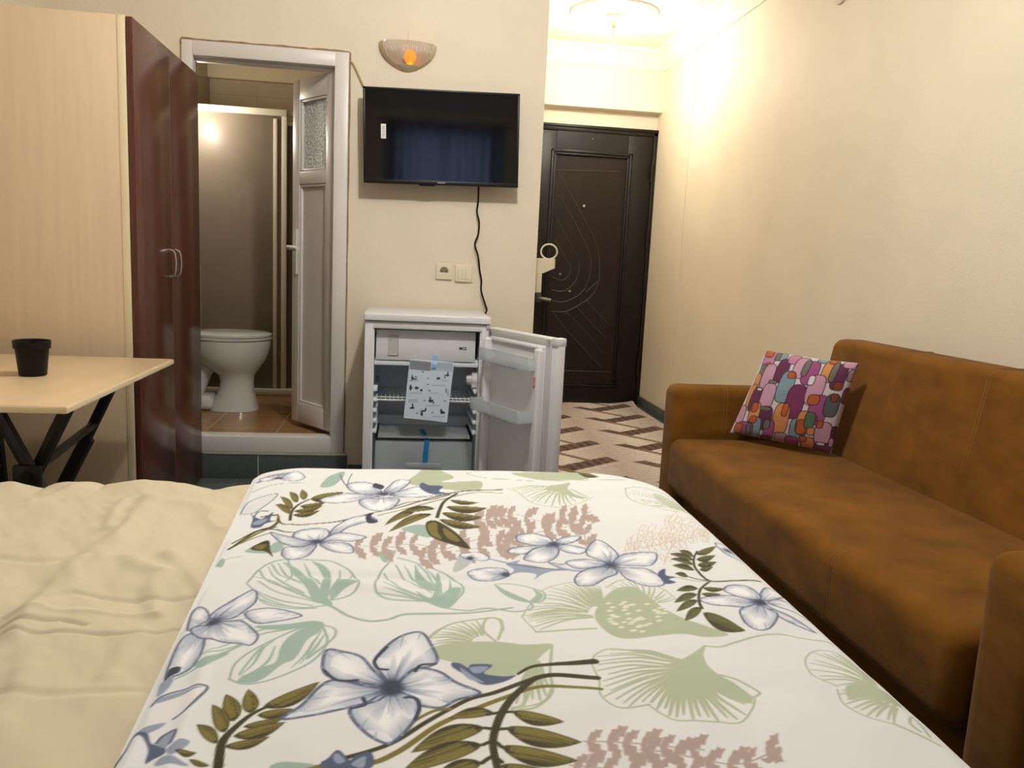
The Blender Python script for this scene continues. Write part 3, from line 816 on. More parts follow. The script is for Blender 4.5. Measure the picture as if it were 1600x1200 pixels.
def fern(v, stem, n, size, col, lean=.9, outline=False):
    S = crom(stem, sub=10)
    pr.stroke(W(V(v, S)), .0022, col)
    for i in range(n):
        f = (i + .4) / n; k = min(int(f * (len(S) - 1)), len(S) - 2)
        p = S[k]; tn = S[k + 1] - S[k]; tn = tn / (np.hypot(*tn) + 1e-9); nn = np.array([-tn[1], tn[0]])
        for sd in (-1, 1):
            sz = size * (1 - .35 * abs(f - .35)) * (1 + .15 * math.sin(i * 3.1 + sd))
            d = tn * lean + nn * sd
            d = d / np.hypot(*d); e = np.array([-d[1], d[0]])
            lobes = [p + d * sz * f_ + e * sz * g_ for f_, g_ in ((0, .03), (.25, .2), (.45, .33), (.62, .22), (.8, .36), (1.0, .2), (1.3, .05), (1.1, -.1), (.98, -.28), (.78, -.2), (.6, -.34), (.38, -.22), (.25, -.2))]
            q = W(V(v, crom(lobes, True, 4)))
            if outline: pr.stroke(np.vstack([q, q[:1]]), .0016, col)
            else: pr.fill(q, col)

# ---- pale leaves in the background of the print
ar('A', [(640, 135), (690, 80), (760, 55), (750, 90), (700, 130)], TL_); ar('A', [(935, 455), (1020, 452), (965, 508)], TL_); ar('A', [(1045, 345), (1120, 325), (1185, 335), (1190, 385), (1120, 370)], TL_)
ar('A', [(120, 520), (150, 488), (165, 500), (150, 525)], TL_); ar('A', [(265, 455), (300, 430), (360, 440), (420, 400), (460, 410), (430, 455), (330, 462)], TL_)
st('A', [(275, 610), (330, 540), (400, 502), (480, 490), (600, 494), (700, 500), (790, 545), (835, 610), (800, 660), (730, 685), (690, 690)], .004, TL_)
ar('A', [(455, 500), (500, 545), (540, 600), (575, 640), (610, 700), (700, 715), (690, 690), (640, 640), (590, 580), (520, 530)], TL_)
ar('A', [(600, 500), (660, 520), (695, 560), (690, 640), (670, 690), (640, 640), (660, 580), (630, 530)], TL_); ar('A', [(690, 640), (760, 590), (830, 610), (760, 640), (700, 690)], TL_)
for q in ([(690, 715), (560, 690), (430, 655), (330, 600)], [(690, 715), (520, 735), (380, 690), (275, 615)], [(400, 510), (440, 560), (520, 600)], [(340, 540), (380, 600), (500, 640), (600, 690)], [(620, 735), (500, 742), (370, 715), (300, 640)], [(480, 495), (500, 560), (470, 600)], [(350, 690), (420, 720), (560, 740)]): st('A', q, [.004, .003], TL_)
st('A', [(640, 700), (700, 725), (780, 770), (880, 795), (980, 790), (1060, 768), (1200, 770), (1400, 765), (1600, 742)], [.007, .005, .007, .004], TL_)
st('A', [(1000, 490), (940, 560), (915, 620), (930, 665), (1000, 690), (1100, 700), (1190, 712), (1270, 742), (1330, 695), (1357, 640), (1310, 590), (1220, 545), (1120, 505), (1030, 485)], .004, TL_)
ar('A', [(1115, 515), (1140, 560), (1195, 605), (1215, 655), (1160, 640), (1120, 600)], TL_); ar('A', [(1225, 560), (1250, 620), (1235, 680), (1290, 640), (1345, 640), (1320, 700), (1270, 742), (1180, 715), (1120, 660), (1200, 690)], TL_)
for q in ([(1270, 740), (1150, 690), (1040, 640), (960, 560)], [(1270, 740), (1100, 690), (930, 660)], [(1020, 520), (1060, 580), (1150, 640)], [(1130, 515), (1190, 580), (1240, 680)]): st('A', q, [.004, .003], TL_)
st('B', [(235, 620), (270, 665), (330, 700), (400, 715), (460, 715), (485, 690), (470, 660), (400, 635), (320, 615), (240, 615)], .0035, TL_); ar('B', [(240, 622), (300, 660), (410, 712), (330, 700), (270, 668)], TL_); ar('B', [(410, 710), (440, 680), (425, 645), (475, 680), (450, 714)], TL_)
st('B', [(410, 712), (420, 745), (340, 760), (200, 745), (100, 755), (0, 745)], .004, TL_)
# sage leaf under the left flower
for q in ([(570, 455), (600, 380), (690, 310), (800, 250), (900, 205), (1030, 165)], [(570, 455), (640, 478), (740, 472), (840, 440), (960, 380), (1040, 310), (1060, 250), (1030, 170)], [(700, 470), (640, 440)], [(300, 455), (420, 400), (560, 330)], [(430, 340), (600, 290), (720, 230), (880, 200)], [(440, 380), (560, 320), (640, 270)], [(1030, 175), (1100, 200), (1080, 260), (960, 350)], [(620, 430), (700, 330), (740, 290)]): st('C', q, [.003, .0042], TL_)
ar('C', [(610, 462), (720, 400), (800, 370), (830, 290), (900, 215), (1035, 170), (1020, 215), (960, 260), (900, 350), (830, 385), (750, 450), (680, 474)], TL_)
ar('C', [(700, 190), (860, 180), (1000, 160), (1040, 180), (900, 200), (760, 205)], TL_); ar('C', [(400, 380), (520, 330), (600, 300), (520, 350), (430, 410)], TL_)
for q in ([(300, 570), (400, 600), (520, 660), (640, 705)], [(310, 640), (450, 700), (600, 722)], [(560, 510), (590, 560), (640, 620)], [(740, 540), (735, 590), (700, 650)], [(800, 560), (770, 610), (710, 670)], [(430, 505), (470, 560), (540, 610)], [(380, 520), (430, 590), (560, 660)]): st('A', q, [.0015, .005, .003], TL_)
for q in ([(960, 640), (1060, 670), (1200, 715)], [(1060, 520), (1110, 590), (1200, 670)], [(1170, 540), (1230, 600), (1250, 690)], [(1290, 590), (1290, 650), (1265, 720)], [(950, 600), (1040, 650), (1160, 690)]): st('A', q, [.0015, .005, .003], TL_)
for q in ([(620, 440), (690, 380), (740, 300), (800, 255)], [(660, 440), (760, 370), (800, 290)], [(880, 400), (960, 320), (1030, 210)], [(920, 380), (1000, 300), (1045, 230)], [(320, 440), (440, 370), (580, 310), (700, 250)], [(440, 330), (560, 280), (700, 215), (860, 185)], [(960, 340), (985, 280), (1010, 250)]): st('C', q, [.001, .0045, .002], TL_)
st('A', [(180, 445), (260, 395), (340, 350), (420, 322)], [.003, .005], OLD); st('A', [(240, 410), (330, 372), (400, 350)], [.004, .003], OL)
ar('A', [(320, 118), (380, 78), (470, 62), (520, 60), (450, 78), (370, 104)], PG); st('A', [(300, 160), (380, 130), (480, 118), (600, 120)], .0025, PG); st('A', [(740, 72), (760, 110), (800, 150)], .003, PD); st('A', [(800, 65), (780, 110), (800, 150)], .002, PD)
st('A', [(120, 520), (180, 490), (250, 480)], .002, TL_); st('A', [(380, 250), (330, 255), (300, 290)], .003, PD)
# sage ginkgo leaves
ar('A', [(1080, 105), (1130, 60), (1190, 30), (1250, 50), (1310, 80), (1250, 102), (1440, 100), (1420, 140), (1270, 135), (1160, 125)], SG)
ar('B', [(315, 62), (420, 55), (500, 45), (650, 48), (705, 88), (600, 95), (470, 95), (380, 80)], SG); st('B', [(90, 62), (180, 50), (320, 50), (460, 60)], .003, SG); st('B', [(90, 62), (180, 85), (330, 92), (480, 100), (800, 95), (960, 100)], .003, SG)
ar('B', [(510, 122), (560, 118), (610, 110), (598, 140), (620, 165), (700, 185), (640, 182), (560, 160), (490, 140)], SG); fan('B', (560, 125), [(300, 130), (350, 150), (400, 190), (450, 215), (560, 235), (640, 215), (725, 182)], SG, 12, .004)
st('B', [(885, 150), (930, 138), (1000, 145), (1080, 170), (1170, 215), (1240, 262)], .003, SG); fan('B', (1235, 262), [(885, 145), (900, 185), (960, 215), (1040, 235), (1140, 262)], SG, 8, .003, .15); ar('B', [(1030, 165), (1120, 200), (1200, 240), (1100, 225), (1040, 195)], SG, .6)
ar('B', [(735, 800), (745, 740), (780, 690), (850, 640), (940, 635), (1010, 680), (1080, 740), (1200, 800), (1400, 870), (1300, 885), (1180, 870), (1060, 880), (900, 896), (800, 870)], SG)
for i in range(46):
    a = rng.random(); b = rng.random(); cx_, cy_ = 790 + a * 300, 690 + b * 150 + a * 40
    ar('B', [(cx_ - 16, cy_ + 3), (cx_, cy_ - 5), (cx_ + 18, cy_ - 1), (cx_, cy_ + 6)], (222, 222, 204), .85)
fan('B', (770, 760), [(370, 790), (400, 740), (480, 650), (600, 615), (700, 620), (760, 640)], SG, 16, .004, .2); fan('B', (770, 780), [(440, 865), (395, 820), (370, 785)], SG, 5, .004, .15)
st('B', [(440, 865), (560, 860), (740, 850)], .004, SG); fan('B', (1000, 720), [(790, 640), (860, 600), (960, 600), (1080, 640), (1140, 690)], SG, 10, .003, .35)
ar('D', [(210, 330), (260, 290), (370, 275), (560, 270), (700, 285), (840, 285), (790, 340), (720, 400), (620, 440), (520, 440), (400, 390), (260, 350)], SG); st('D', [(225, 250), (330, 185), (470, 160), (560, 155), (590, 200), (570, 260)], .004, SG); fan('D', (520, 270), [(230, 300), (230, 240), (330, 185), (470, 160)], SG, 9, .004, .3)
for q in ([(560, 270), (500, 220), (510, 160), (580, 160), (595, 220)], [(640, 600), (700, 570), (740, 480)], [(840, 290), (830, 420), (840, 520), (760, 590), (680, 600)]): st('D', q, .004, SG)
fan('D', (760, 330), [(640, 590), (720, 585), (800, 560), (835, 500)], SG, 5, .005, .2)
ar('E', [(325, 285), (260, 325), (190, 362), (120, 385), (180, 405), (220, 440), (330, 500), (440, 545), (540, 582), (562, 545), (480, 480), (400, 438), (340, 385), (318, 330)], SG)
fan('D', (1540, 370), [(1035, 380), (1060, 335), (1140, 305), (1250, 320), (1440, 355)], SG, 6, .004, .12)
fan('D', (1540, 390), [(1035, 380), (1075, 460), (1085, 540), (1180, 592), (1330, 580)], SG, 9, .0045, .12)
fan('E', (240, 400), [(40, 580), (110, 625), (180, 657), (280, 660), (380, 668), (500, 676), (560, 610), (575, 555)], SG, 12, .006, .18)
st('E', [(400, 435), (490, 462), (595, 520), (565, 550)], .004, SG); st('E', [(322, 288), (400, 292), (470, 272), (600, 240), (720, 230), (860, 258), (975, 265)], .0038, SG)
fan('E', (1200, 490), [(985, 495), (860, 440), (826, 360), (880, 312), (980, 322), (1090, 375)], SG, 9, .004, .1); ar('E', [(1030, 495), (1120, 488), (1200, 500), (1290, 545), (1310, 590), (1220, 568), (1120, 555), (1045, 560)], SG)
fan('E', (1290, 540), [(985, 510), (1020, 585), (1130, 650), (1280, 690)], SG, 8, .004, .3); st('E', [(1280, 690), (1390, 735), (1500, 780)], .004, SG); st('E', [(1400, 720), (1350, 680), (1370, 640), (1450, 740)], .004, SG)
# mauve ferns
fern('B', [(40, 450), (200, 425), (340, 385), (480, 345), (600, 320), (715, 252)], 9, 78, MV); fern('B', [(130, 300), (240, 285), (360, 270), (480, 300), (600, 270)], 6, 60, MV); fern('B', [(260, 480), (300, 440), (420, 360)], 3, 70, MV); fern('B', [(690, 430), (680, 360), (650, 310)], 3, 60, MV)
fern('A', [(800, 425), (900, 425), (1000, 430), (1100, 415), (1240, 440)], 6, 66, MV); fern('A', [(1130, 490), (1200, 470), (1330, 420), (1500, 370)], 5, 66, MV); fern('A', [(1400, 300), (1480, 290), (1590, 275)], 3, 66, MV)
MV2 = (200, 184, 172)
for q in ([(880, 450), (1000, 430), (1150, 400), (1290, 375)], [(950, 345), (1060, 360), (1180, 375), (1300, 380)], [(1080, 300), (1180, 320), (1300, 360)], [(890, 415), (1000, 395), (1120, 385)]): fern('B', q, 7, 40, MV2, 1.0, True)
fern('B', [(1080, 520), (1100, 460), (1140, 410), (1190, 400)], 3, 42, MV2, .8, True)
fern('D', [(1000, 758), (1130, 762), (1260, 770), (1400, 785), (1600, 800)], 6, 95, MV, 1.1); fern('E', [(0, 800), (150, 815), (330, 850), (460, 872), (560, 862), (690, 815)], 6, 100, MV, 1.1); fern('D', [(930, 880), (1080, 890), (1300, 900), (1600, 905)], 6, 95, MV, 1.1); ar('E', [(600, 855), (640, 850), (690, 800), (708, 830), (650, 880)], MV)
# olive sprigs
for q, wd_, c_ in (([(185, 440), (300, 370), (415, 312), (432, 280), (425, 265)], [.004, .007, .004], OL), ([(180, 445), (310, 352), (400, 322), (430, 300)], [.004, .006, .003], OLD), ([(200, 410), (320, 345), (410, 335), (470, 350), (520, 352)], [.003, .005, .003], OLD), ([(350, 275), (420, 268)], .006, OLD), ([(430, 285), (450, 308), (490, 312), (560, 318), (700, 306), (820, 285), (900, 262)], [.004, .004, .006], OLD)): st('A', q, wd_, c_)
ar('A', [(295, 432), (340, 405), (385, 395), (390, 440), (403, 478), (368, 452), (310, 446)], OLD); ar('A', [(310, 430), (350, 412), (375, 415), (350, 440)], OL)
st('A', [(490, 292), (500, 250), (540, 215), (590, 192)], [.006, .005, .004], OLD)
lf('A', (500, 262), (418, 222), 30); lf('A', (503, 240), (442, 182), 32, tear=True); lf('A', (528, 208), (488, 160), 36, tear=True); lf('A', (560, 195), (550, 148), 38, tear=True); lf('A', (592, 192), (758, 155), 42); lf('A', (540, 228), (668, 205), 26); lf('A', (510, 250), (655, 222), 24); lf('A', (505, 268), (640, 246), 22)
for q, wd_, c_ in (([(880, 265), (1050, 228), (1200, 180), (1350, 143), (1550, 134)], [.003, .006, .006], OLD), ([(930, 275), (1100, 232), (1250, 190), (1400, 152), (1550, 152)], [.003, .005, .004], OL), ([(980, 240), (1080, 205), (1200, 190), (1290, 160)], [.003, .005], OLD), ([(1325, 155), (1255, 210), (1225, 290)], [.007, .007], OLD)): st('A', q, wd_, c_)
lf('A', (1290, 195), (1432, 205), 24); lf('A', (1270, 230), (1476, 236), 36); lf('A', (1248, 265), (1452, 280), 42); lf('A', (1236, 300), (1446, 326), 38); lf('A', (1215, 240), (1030, 268), 32); lf('A', (1200, 272), (982, 358), 36); lf('A', (1110, 262), (965, 320), 30)
ar('A', [(1168, 330), (1180, 310), (1225, 308), (1300, 348), (1345, 385), (1392, 438), (1300, 418), (1215, 392), (1180, 365)], OLD); ar('A', [(1176, 332), (1200, 315), (1225, 320), (1230, 360), (1250, 395), (1195, 370)], OL); ar('A', [(1255, 340), (1300, 362), (1340, 400), (1300, 400), (1265, 375)], OL)
st('B', [(1245, 452), (1228, 500), (1245, 545), (1310, 596), (1430, 597), (1560, 600)], [.003, .005, .004], OLD); st('B', [(1310, 598), (1262, 640), (1255, 700), (1270, 742)], [.004, .005], OLD); st('B', [(1310, 596), (1230, 585), (1150, 560)], .003, OLD)
for a, b, wd_ in (((1238, 468), (1340, 430), 34), ((1242, 496), (1338, 478), 28), ((1248, 520), (1342, 508), 28), ((1258, 542), (1325, 530), 24), ((1228, 482), (1155, 448), 26), ((1226, 500), (1108, 463), 26), ((1226, 520), (1112, 490), 24), ((1232, 545), (1122, 524), 26), ((1200, 578), (1135, 562), 22), ((1250, 635), (1143, 645), 30), ((1246, 665), (1132, 706), 38), ((1248, 698), (1143, 756), 40), ((1268, 738), (1185, 803), 46), ((1275, 632), (1385, 640), 26), ((1268, 662), (1365, 668), 24), ((1275, 765), (1488, 856), 66)): lf('B', a, b, wd_, (92, 90, 52))
lf('B', (640, 45), (755, 78), 24)
st('C', [(515, 900), (522, 840), (535, 780), (580, 720), (680, 640), (760, 600)], [.010, .009, .004], OLD)
for a, b, wd_, te in (((592, 672), (553, 530), 96, True), ((548, 726), (485, 582), 84, True), ((672, 632), (666, 508), 84, True), ((512, 782), (408, 684), 70, False), ((738, 602), (1022, 474), 66, False), ((710, 645), (890, 608), 48, False), ((640, 700), (850, 650), 40, False), ((590, 748), (850, 678), 64, False), ((545, 800), (772, 752), 46, False)): lf('C', a, b, wd_, tear=te)
for q, wd_, c_ in (([(-420, 905), (-100, 880), (60, 820), (250, 690), (400, 620), (600, 545), (800, 490), (1085, 508)], [.007, .008, .006], OL), ([(-300, 880), (0, 790), (200, 670), (400, 560), (550, 520), (700, 470), (850, 436), (1065, 450)], [.006, .007, .010], OLD), ([(670, 430), (740, 395), (850, 382), (950, 378), (1050, 372)], [.004, .008, .013], OLD), ([(100, 690), (240, 610), (330, 595)], [.004, .006], OL)): st('D', q, wd_, c_)
st('D', [(760, 450), (690, 500), (620, 570), (570, 660), (545, 770), (570, 900)], [.008, .010, .008], OLD)
for a, b, wd_ in (((640, 610), (900, 663), 66), ((608, 690), (990, 762), 92), ((585, 785), (970, 856), 90), ((548, 615), (325, 645), 52), ((505, 690), (135, 815), 88), ((495, 775), (80, 925), 100), ((580, 878), (920, 935), 80), ((490, 865), (240, 960), 80)): lf('D', a, b, wd_)
for q in ([(505, 692), (560, 697), (608, 695)], [(495, 776), (548, 758), (590, 788)], [(490, 866), (545, 835), (590, 862)], [(520, 625), (580, 615), (640, 612)]): st('D', q, .005, OLD)
# blue grey flowers
st('A', [(330, 112), (400, 88), (470, 68)], .010, PG); flower('A', (430, 92), [[(430, 95), (360, 108), (340, 95), (420, 80)], [(440, 90), (500, 60), (540, 62), (565, 90), (520, 108), (450, 100)]], .7)
ar('A', [(240, 262), (300, 200), (425, 168), (385, 215), (310, 258)], (214, 214, 222)); st('A', [(240, 262), (300, 200), (425, 168), (385, 215), (310, 258), (240, 262)], .002, PD); ar('A', [(215, 335), (235, 290), (290, 265), (305, 300), (290, 330)], (222, 224, 230)); ar('A', [(295, 325), (305, 280), (290, 262), (345, 285), (405, 255), (390, 290), (425, 292), (370, 305), (340, 325)], PD); ar('A', [(300, 310), (330, 290), (380, 285), (340, 310)], PG)
flower('A', (960, 162), [[(950, 160), (870, 165), (800, 150), (775, 118), (840, 105), (910, 118)], [(960, 150), (985, 125), (1030, 95), (1090, 98), (1060, 130), (1000, 155)], [(985, 165), (1060, 140), (1140, 125), (1200, 150), (1270, 158), (1180, 172), (1080, 178)], [(940, 175), (870, 185), (790, 205), (690, 210), (640, 195), (720, 170), (800, 160)], [(970, 180), (1025, 180), (1035, 200), (990, 240), (930, 250), (870, 235), (835, 205), (870, 185), (930, 185)]])
ar('A', [(1140, 130), (1150, 105), (1190, 118), (1255, 122), (1235, 145), (1280, 155), (1200, 160)], PD); ar('A', [(905, 130), (915, 112), (960, 125), (945, 140)], PN)
flower('A', (625, 400), [[(690, 365), (720, 330), (780, 292), (870, 275), (925, 300), (850, 310), (780, 335), (725, 368)], [(640, 405), (700, 395), (790, 400), (870, 385), (830, 370), (740, 360), (690, 372)], [(640, 412), (720, 405), (790, 415), (805, 455), (740, 455), (680, 440)], [(605, 405), (520, 425), (440, 400), (392, 350), (430, 360), (510, 380), (560, 392)], [(620, 395), (545, 390), (505, 375), (525, 350), (600, 340), (670, 345), (685, 370), (650, 390)], [(620, 412), (600, 450), (560, 480), (490, 490), (450, 470), (465, 430), (540, 425)]])
ar('A', [(870, 280), (910, 258), (895, 282), (930, 305), (880, 310)], PN)
ar('B', [(25, 555), (48, 485), (75, 465), (130, 490), (75, 545)], (176, 180, 184)); st('B', [(200, 492), (300, 515), (400, 535), (480, 548), (560, 548), (640, 545)], [.004, .008, .012, .006], PG); ar('B', [(290, 520), (360, 500), (350, 518), (440, 530), (520, 550), (470, 572), (430, 595), (440, 570), (360, 560), (300, 575), (330, 548)], PG); st('B', [(300, 520), (420, 535), (560, 545)], .003, PD)
flower('B', (110, 490), [[(60, 470), (140, 460), (200, 480), (190, 502), (100, 495)]], .6); flower('B', (290, 570), [[(100, 560), (180, 540), (285, 545), (298, 580), (200, 598), (130, 590)]], .7)
flower('B', (530, 418), [[(525, 415), (450, 425), (360, 405), (345, 370), (420, 358), (490, 375), (520, 395)], [(540, 425), (600, 420), (690, 440), (660, 465), (590, 455)], [(535, 410), (570, 385), (660, 375), (640, 400), (590, 415)], [(520, 425), (440, 440), (380, 470), (300, 462), (330, 440), (420, 428)], [(530, 430), (555, 450), (530, 490), (470, 512), (390, 500), (385, 480), (440, 440)]])
ar('B', [(1050, 560), (1085, 540), (1090, 570), (1140, 580), (1105, 590), (1140, 605), (1080, 610)], PD)
flower('B', (815, 522), [[(800, 520), (720, 512), (640, 505), (560, 520), (500, 510), (580, 545), (660, 555), (720, 545)], [(800, 515), (720, 495), (640, 495), (590, 510), (640, 540), (720, 535)], [(810, 510), (740, 490), (695, 470), (700, 430), (745, 395), (800, 420), (850, 470), (840, 500)], [(830, 515), (860, 475), (930, 460), (1040, 460), (1020, 520), (930, 525)], [(830, 530), (890, 535), (990, 540), (1050, 570), (1080, 615), (1000, 625), (910, 600), (860, 560)], [(815, 535), (845, 565), (790, 590), (720, 630), (650, 630), (635, 590), (680, 550), (750, 535)]])
flower('B', (1400, 450), [[(1335, 412), (1400, 420), (1470, 455), (1520, 500), (1440, 492), (1380, 465)]], .7)
flower('E', (600, 75), [[(600, 60), (620, 0), (690, -5), (720, 30), (660, 65)], [(300, 50), (400, 35), (500, 45), (570, 72), (545, 100), (440, 92), (350, 80)], [(590, 70), (560, 60), (470, 35), (420, 5), (450, -20), (540, -10), (600, 40)], [(640, 70), (720, 60), (810, 100), (850, 140), (760, 120), (680, 95)], [(650, 110), (740, 140), (880, 215), (800, 190), (700, 150)], [(590, 85), (640, 110), (688, 140), (650, 200), (590, 212), (530, 180), (500, 130), (510, 105), (560, 90)]])
st('B', [(1140, 580), (1230, 596), (1330, 600)], .0025, PG)
ar('D', [(345, 400), (340, 375), (380, 380), (420, 400), (440, 385), (540, 388), (500, 425), (600, 440), (660, 435), (600, 465), (500, 480), (420, 440)], PD); ar('D', [(430, 400), (520, 395), (490, 420), (450, 425)], PG); ar('D', [(380, 400), (450, 440), (500, 470), (420, 450)], PG)
flower('C', (490, 175), [[(650, 125), (760, 100), (870, 118), (930, 140), (800, 168), (700, 175)], [(250, 450), (320, 270), (400, 225), (445, 250), (430, 330), (380, 400), (300, 440)], [(470, 145), (560, 75), (690, 0), (702, 60), (640, 120), (560, 160)], [(365, 215), (370, 150), (400, 92), (450, 100), (470, 150), (430, 180)], [(380, 205), (480, 180), (600, 165), (640, 170), (712, 230), (680, 282), (620, 275), (500, 265), (410, 245)]])
ar('C', [(250, 450), (275, 405), (325, 395), (320, 420), (280, 440), (240, 470)], PN); ar('C', [(232, 470), (290, 455), (262, 500), (210, 540), (215, 500)], PG)
ar('C', [(180, 580), (230, 540), (320, 510), (458, 490), (420, 550), (360, 610), (290, 655), (180, 660)], (224, 222, 226)); st('C', [(180, 585), (230, 540), (320, 510), (458, 490), (420, 550), (350, 620), (290, 655)], .003, PD); ar('C', [(230, 545), (330, 515), (440, 497), (330, 535), (200, 575)], PG)
st('C', [(-10, 890), (60, 800), (100, 730), (140, 722)], .004, PD); ar('C', [(20, 896), (60, 800), (100, 735), (150, 760), (165, 830), (150, 900)], (222, 224, 230)); ar('C', [(95, 725), (160, 690), (250, 672), (220, 700), (150, 730)], PG); ar('C', [(100, 720), (160, 725), (180, 780), (240, 800), (250, 840), (190, 870), (150, 890), (165, 820), (140, 750)], PD); ar('C', [(205, 780), (240, 740), (302, 718), (275, 790), (240, 810)], PG); ar('C', [(255, 828), (320, 775), (372, 775), (350, 810), (285, 860)], PG); st('C', [(205, 780), (240, 740), (302, 718), (275, 790)], .003, PD); ar('C', [(240, 860), (330, 880), (360, 900), (200, 905)], PG); lf('C', (300, 838), (405, 832), 34); lf('C', (370, 868), (470, 896), 30)
ar('C', [(1030, 900), (1070, 850), (1115, 812), (1170, 860), (1200, 840), (1280, 820), (1270, 900)], PD); ar('C', [(1090, 850), (1110, 830), (1150, 866), (1110, 880)], PG); ar('C', [(1180, 880), (1250, 840), (1240, 896)], PG); ar('C', [(770, 900), (840, 870), (1000, 890), (900, 910)], TL_)
flower('C', (1385, 492), [[(1380, 480), (1310, 400), (1300, 350), (1360, 285), (1440, 235), (1530, 222), (1585, 290), (1610, 365), (1560, 395), (1490, 410), (1430, 460)], [(1375, 490), (1290, 410), (1230, 340), (1140, 315), (1055, 312), (1040, 410), (1100, 462), (1200, 470), (1290, 482)], [(1370, 500), (1250, 488), (1100, 464), (1020, 500), (930, 590), (835, 660), (960, 645), (1100, 612), (1240, 575), (1300, 540)], [(1400, 495), (1460, 430), (1520, 400), (1620, 418), (1710, 470), (1825, 520), (1710, 552), (1620, 590), (1480, 570), (1430, 530)], [(1390, 510), (1300, 560), (1180, 598), (1190, 660), (1250, 720), (1340, 772), (1400, 760), (1500, 650), (1522, 570), (1470, 530)]], 1.5)
for q in ([(1240, 545), (1248, 580), (1180, 600)], [(1450, 540), (1500, 545), (1520, 590), (1500, 650)], [(1360, 410), (1310, 400), (1300, 355), (1360, 290)], [(1500, 415), (1530, 385), (1600, 380)], [(1210, 462), (1110, 465), (1045, 410)]): st('C', q, [.005, .004], PN)
M_floral = printed('printed_floral_cotton', .8, sheen=.1)
o = objm('bed_sheet', npgrid('bed_sheet', P, pr.c, kp), M_floral, ang=180)
tag(o, 'white sheet printed with blue flowers and olive leaves on the bed beside the sofa', 'bed sheet', 'bed sheets')

# ------------------------------------------------------------------ throw pillow
q4 = [np.array(p) for p in ((1.252, 2.855, .462), (1.512, 2.578, .452), (1.556, 2.54, .781), (1.354, 2.825, .786))]   # BL BR TR TL
NU, NV = 190, 190
u = np.linspace(0, 1, NU); v = np.linspace(0, 1, NV)
U, Vv = np.meshgrid(u, v)
def pill(U, Vv, side):
    pin = .055
    uu = U + pin * (U - .5) * -4 * Vv * (1 - Vv) * .5
    vv = Vv + pin * (Vv - .5) * -4 * U * (1 - U) * .5
    Pp = q4[0] * ((1 - uu) * (1 - vv))[..., None] + q4[1] * (uu * (1 - vv))[..., None] + q4[2] * (uu * vv)[..., None] + q4[3] * ((1 - uu) * vv)[..., None]
    n = np.cross(q4[1] - q4[0], q4[3] - q4[0]); n /= np.linalg.norm(n)
    if n[1] > 0: n = -n
    th = .062 * np.clip(np.sin(PI * U), 0, 1) ** .42 * np.clip(np.sin(PI * Vv), 0, 1) ** .42
    th = th + .004 * fbm(U * 6, Vv * 6, 2) * np.clip(th * 30, 0, 1)
    return Pp + n * (th * side)[..., None]
src = [(402, 102), (1285, 215), (1000, 1095), (85, 885)]      # TL TR BR BL of the face, in detail pixels
def homog(s, d):
    A = []; b = []
    for (x, y), (X_, Y_) in zip(s, d):
        A += [[x, y, 1, 0, 0, 0, -X_ * x, -X_ * y], [0, 0, 0, x, y, 1, -Y_ * x, -Y_ * y]]; b += [X_, Y_]
    h = np.append(np.linalg.solve(np.array(A, float), np.array(b, float)), 1).reshape(3, 3)
    return lambda p: (lambda w: w[:, :2] / w[:, 2:])(np.c_[np.asarray(p, float), np.ones(len(p))] @ h.T)
hm = homog(src, [(0, 1), (1, 1), (1, 0), (0, 0)])
pp = Print(U, Vv, (212, 202, 208))
CP = dict(pk=(186, 120, 158), li=(198, 150, 176), mv=(150, 72, 124), pl=(94, 32, 70), pl2=(116, 40, 88), te=(122, 150, 162), orr=(208, 138, 78), ru=(182, 88, 38), gg=(108, 108, 98), gr=(78, 112, 86), br=(132, 62, 40), sl=(84, 92, 98), wh=(226, 220, 226), pg=(168, 130, 140))
LN = (44, 20, 36)
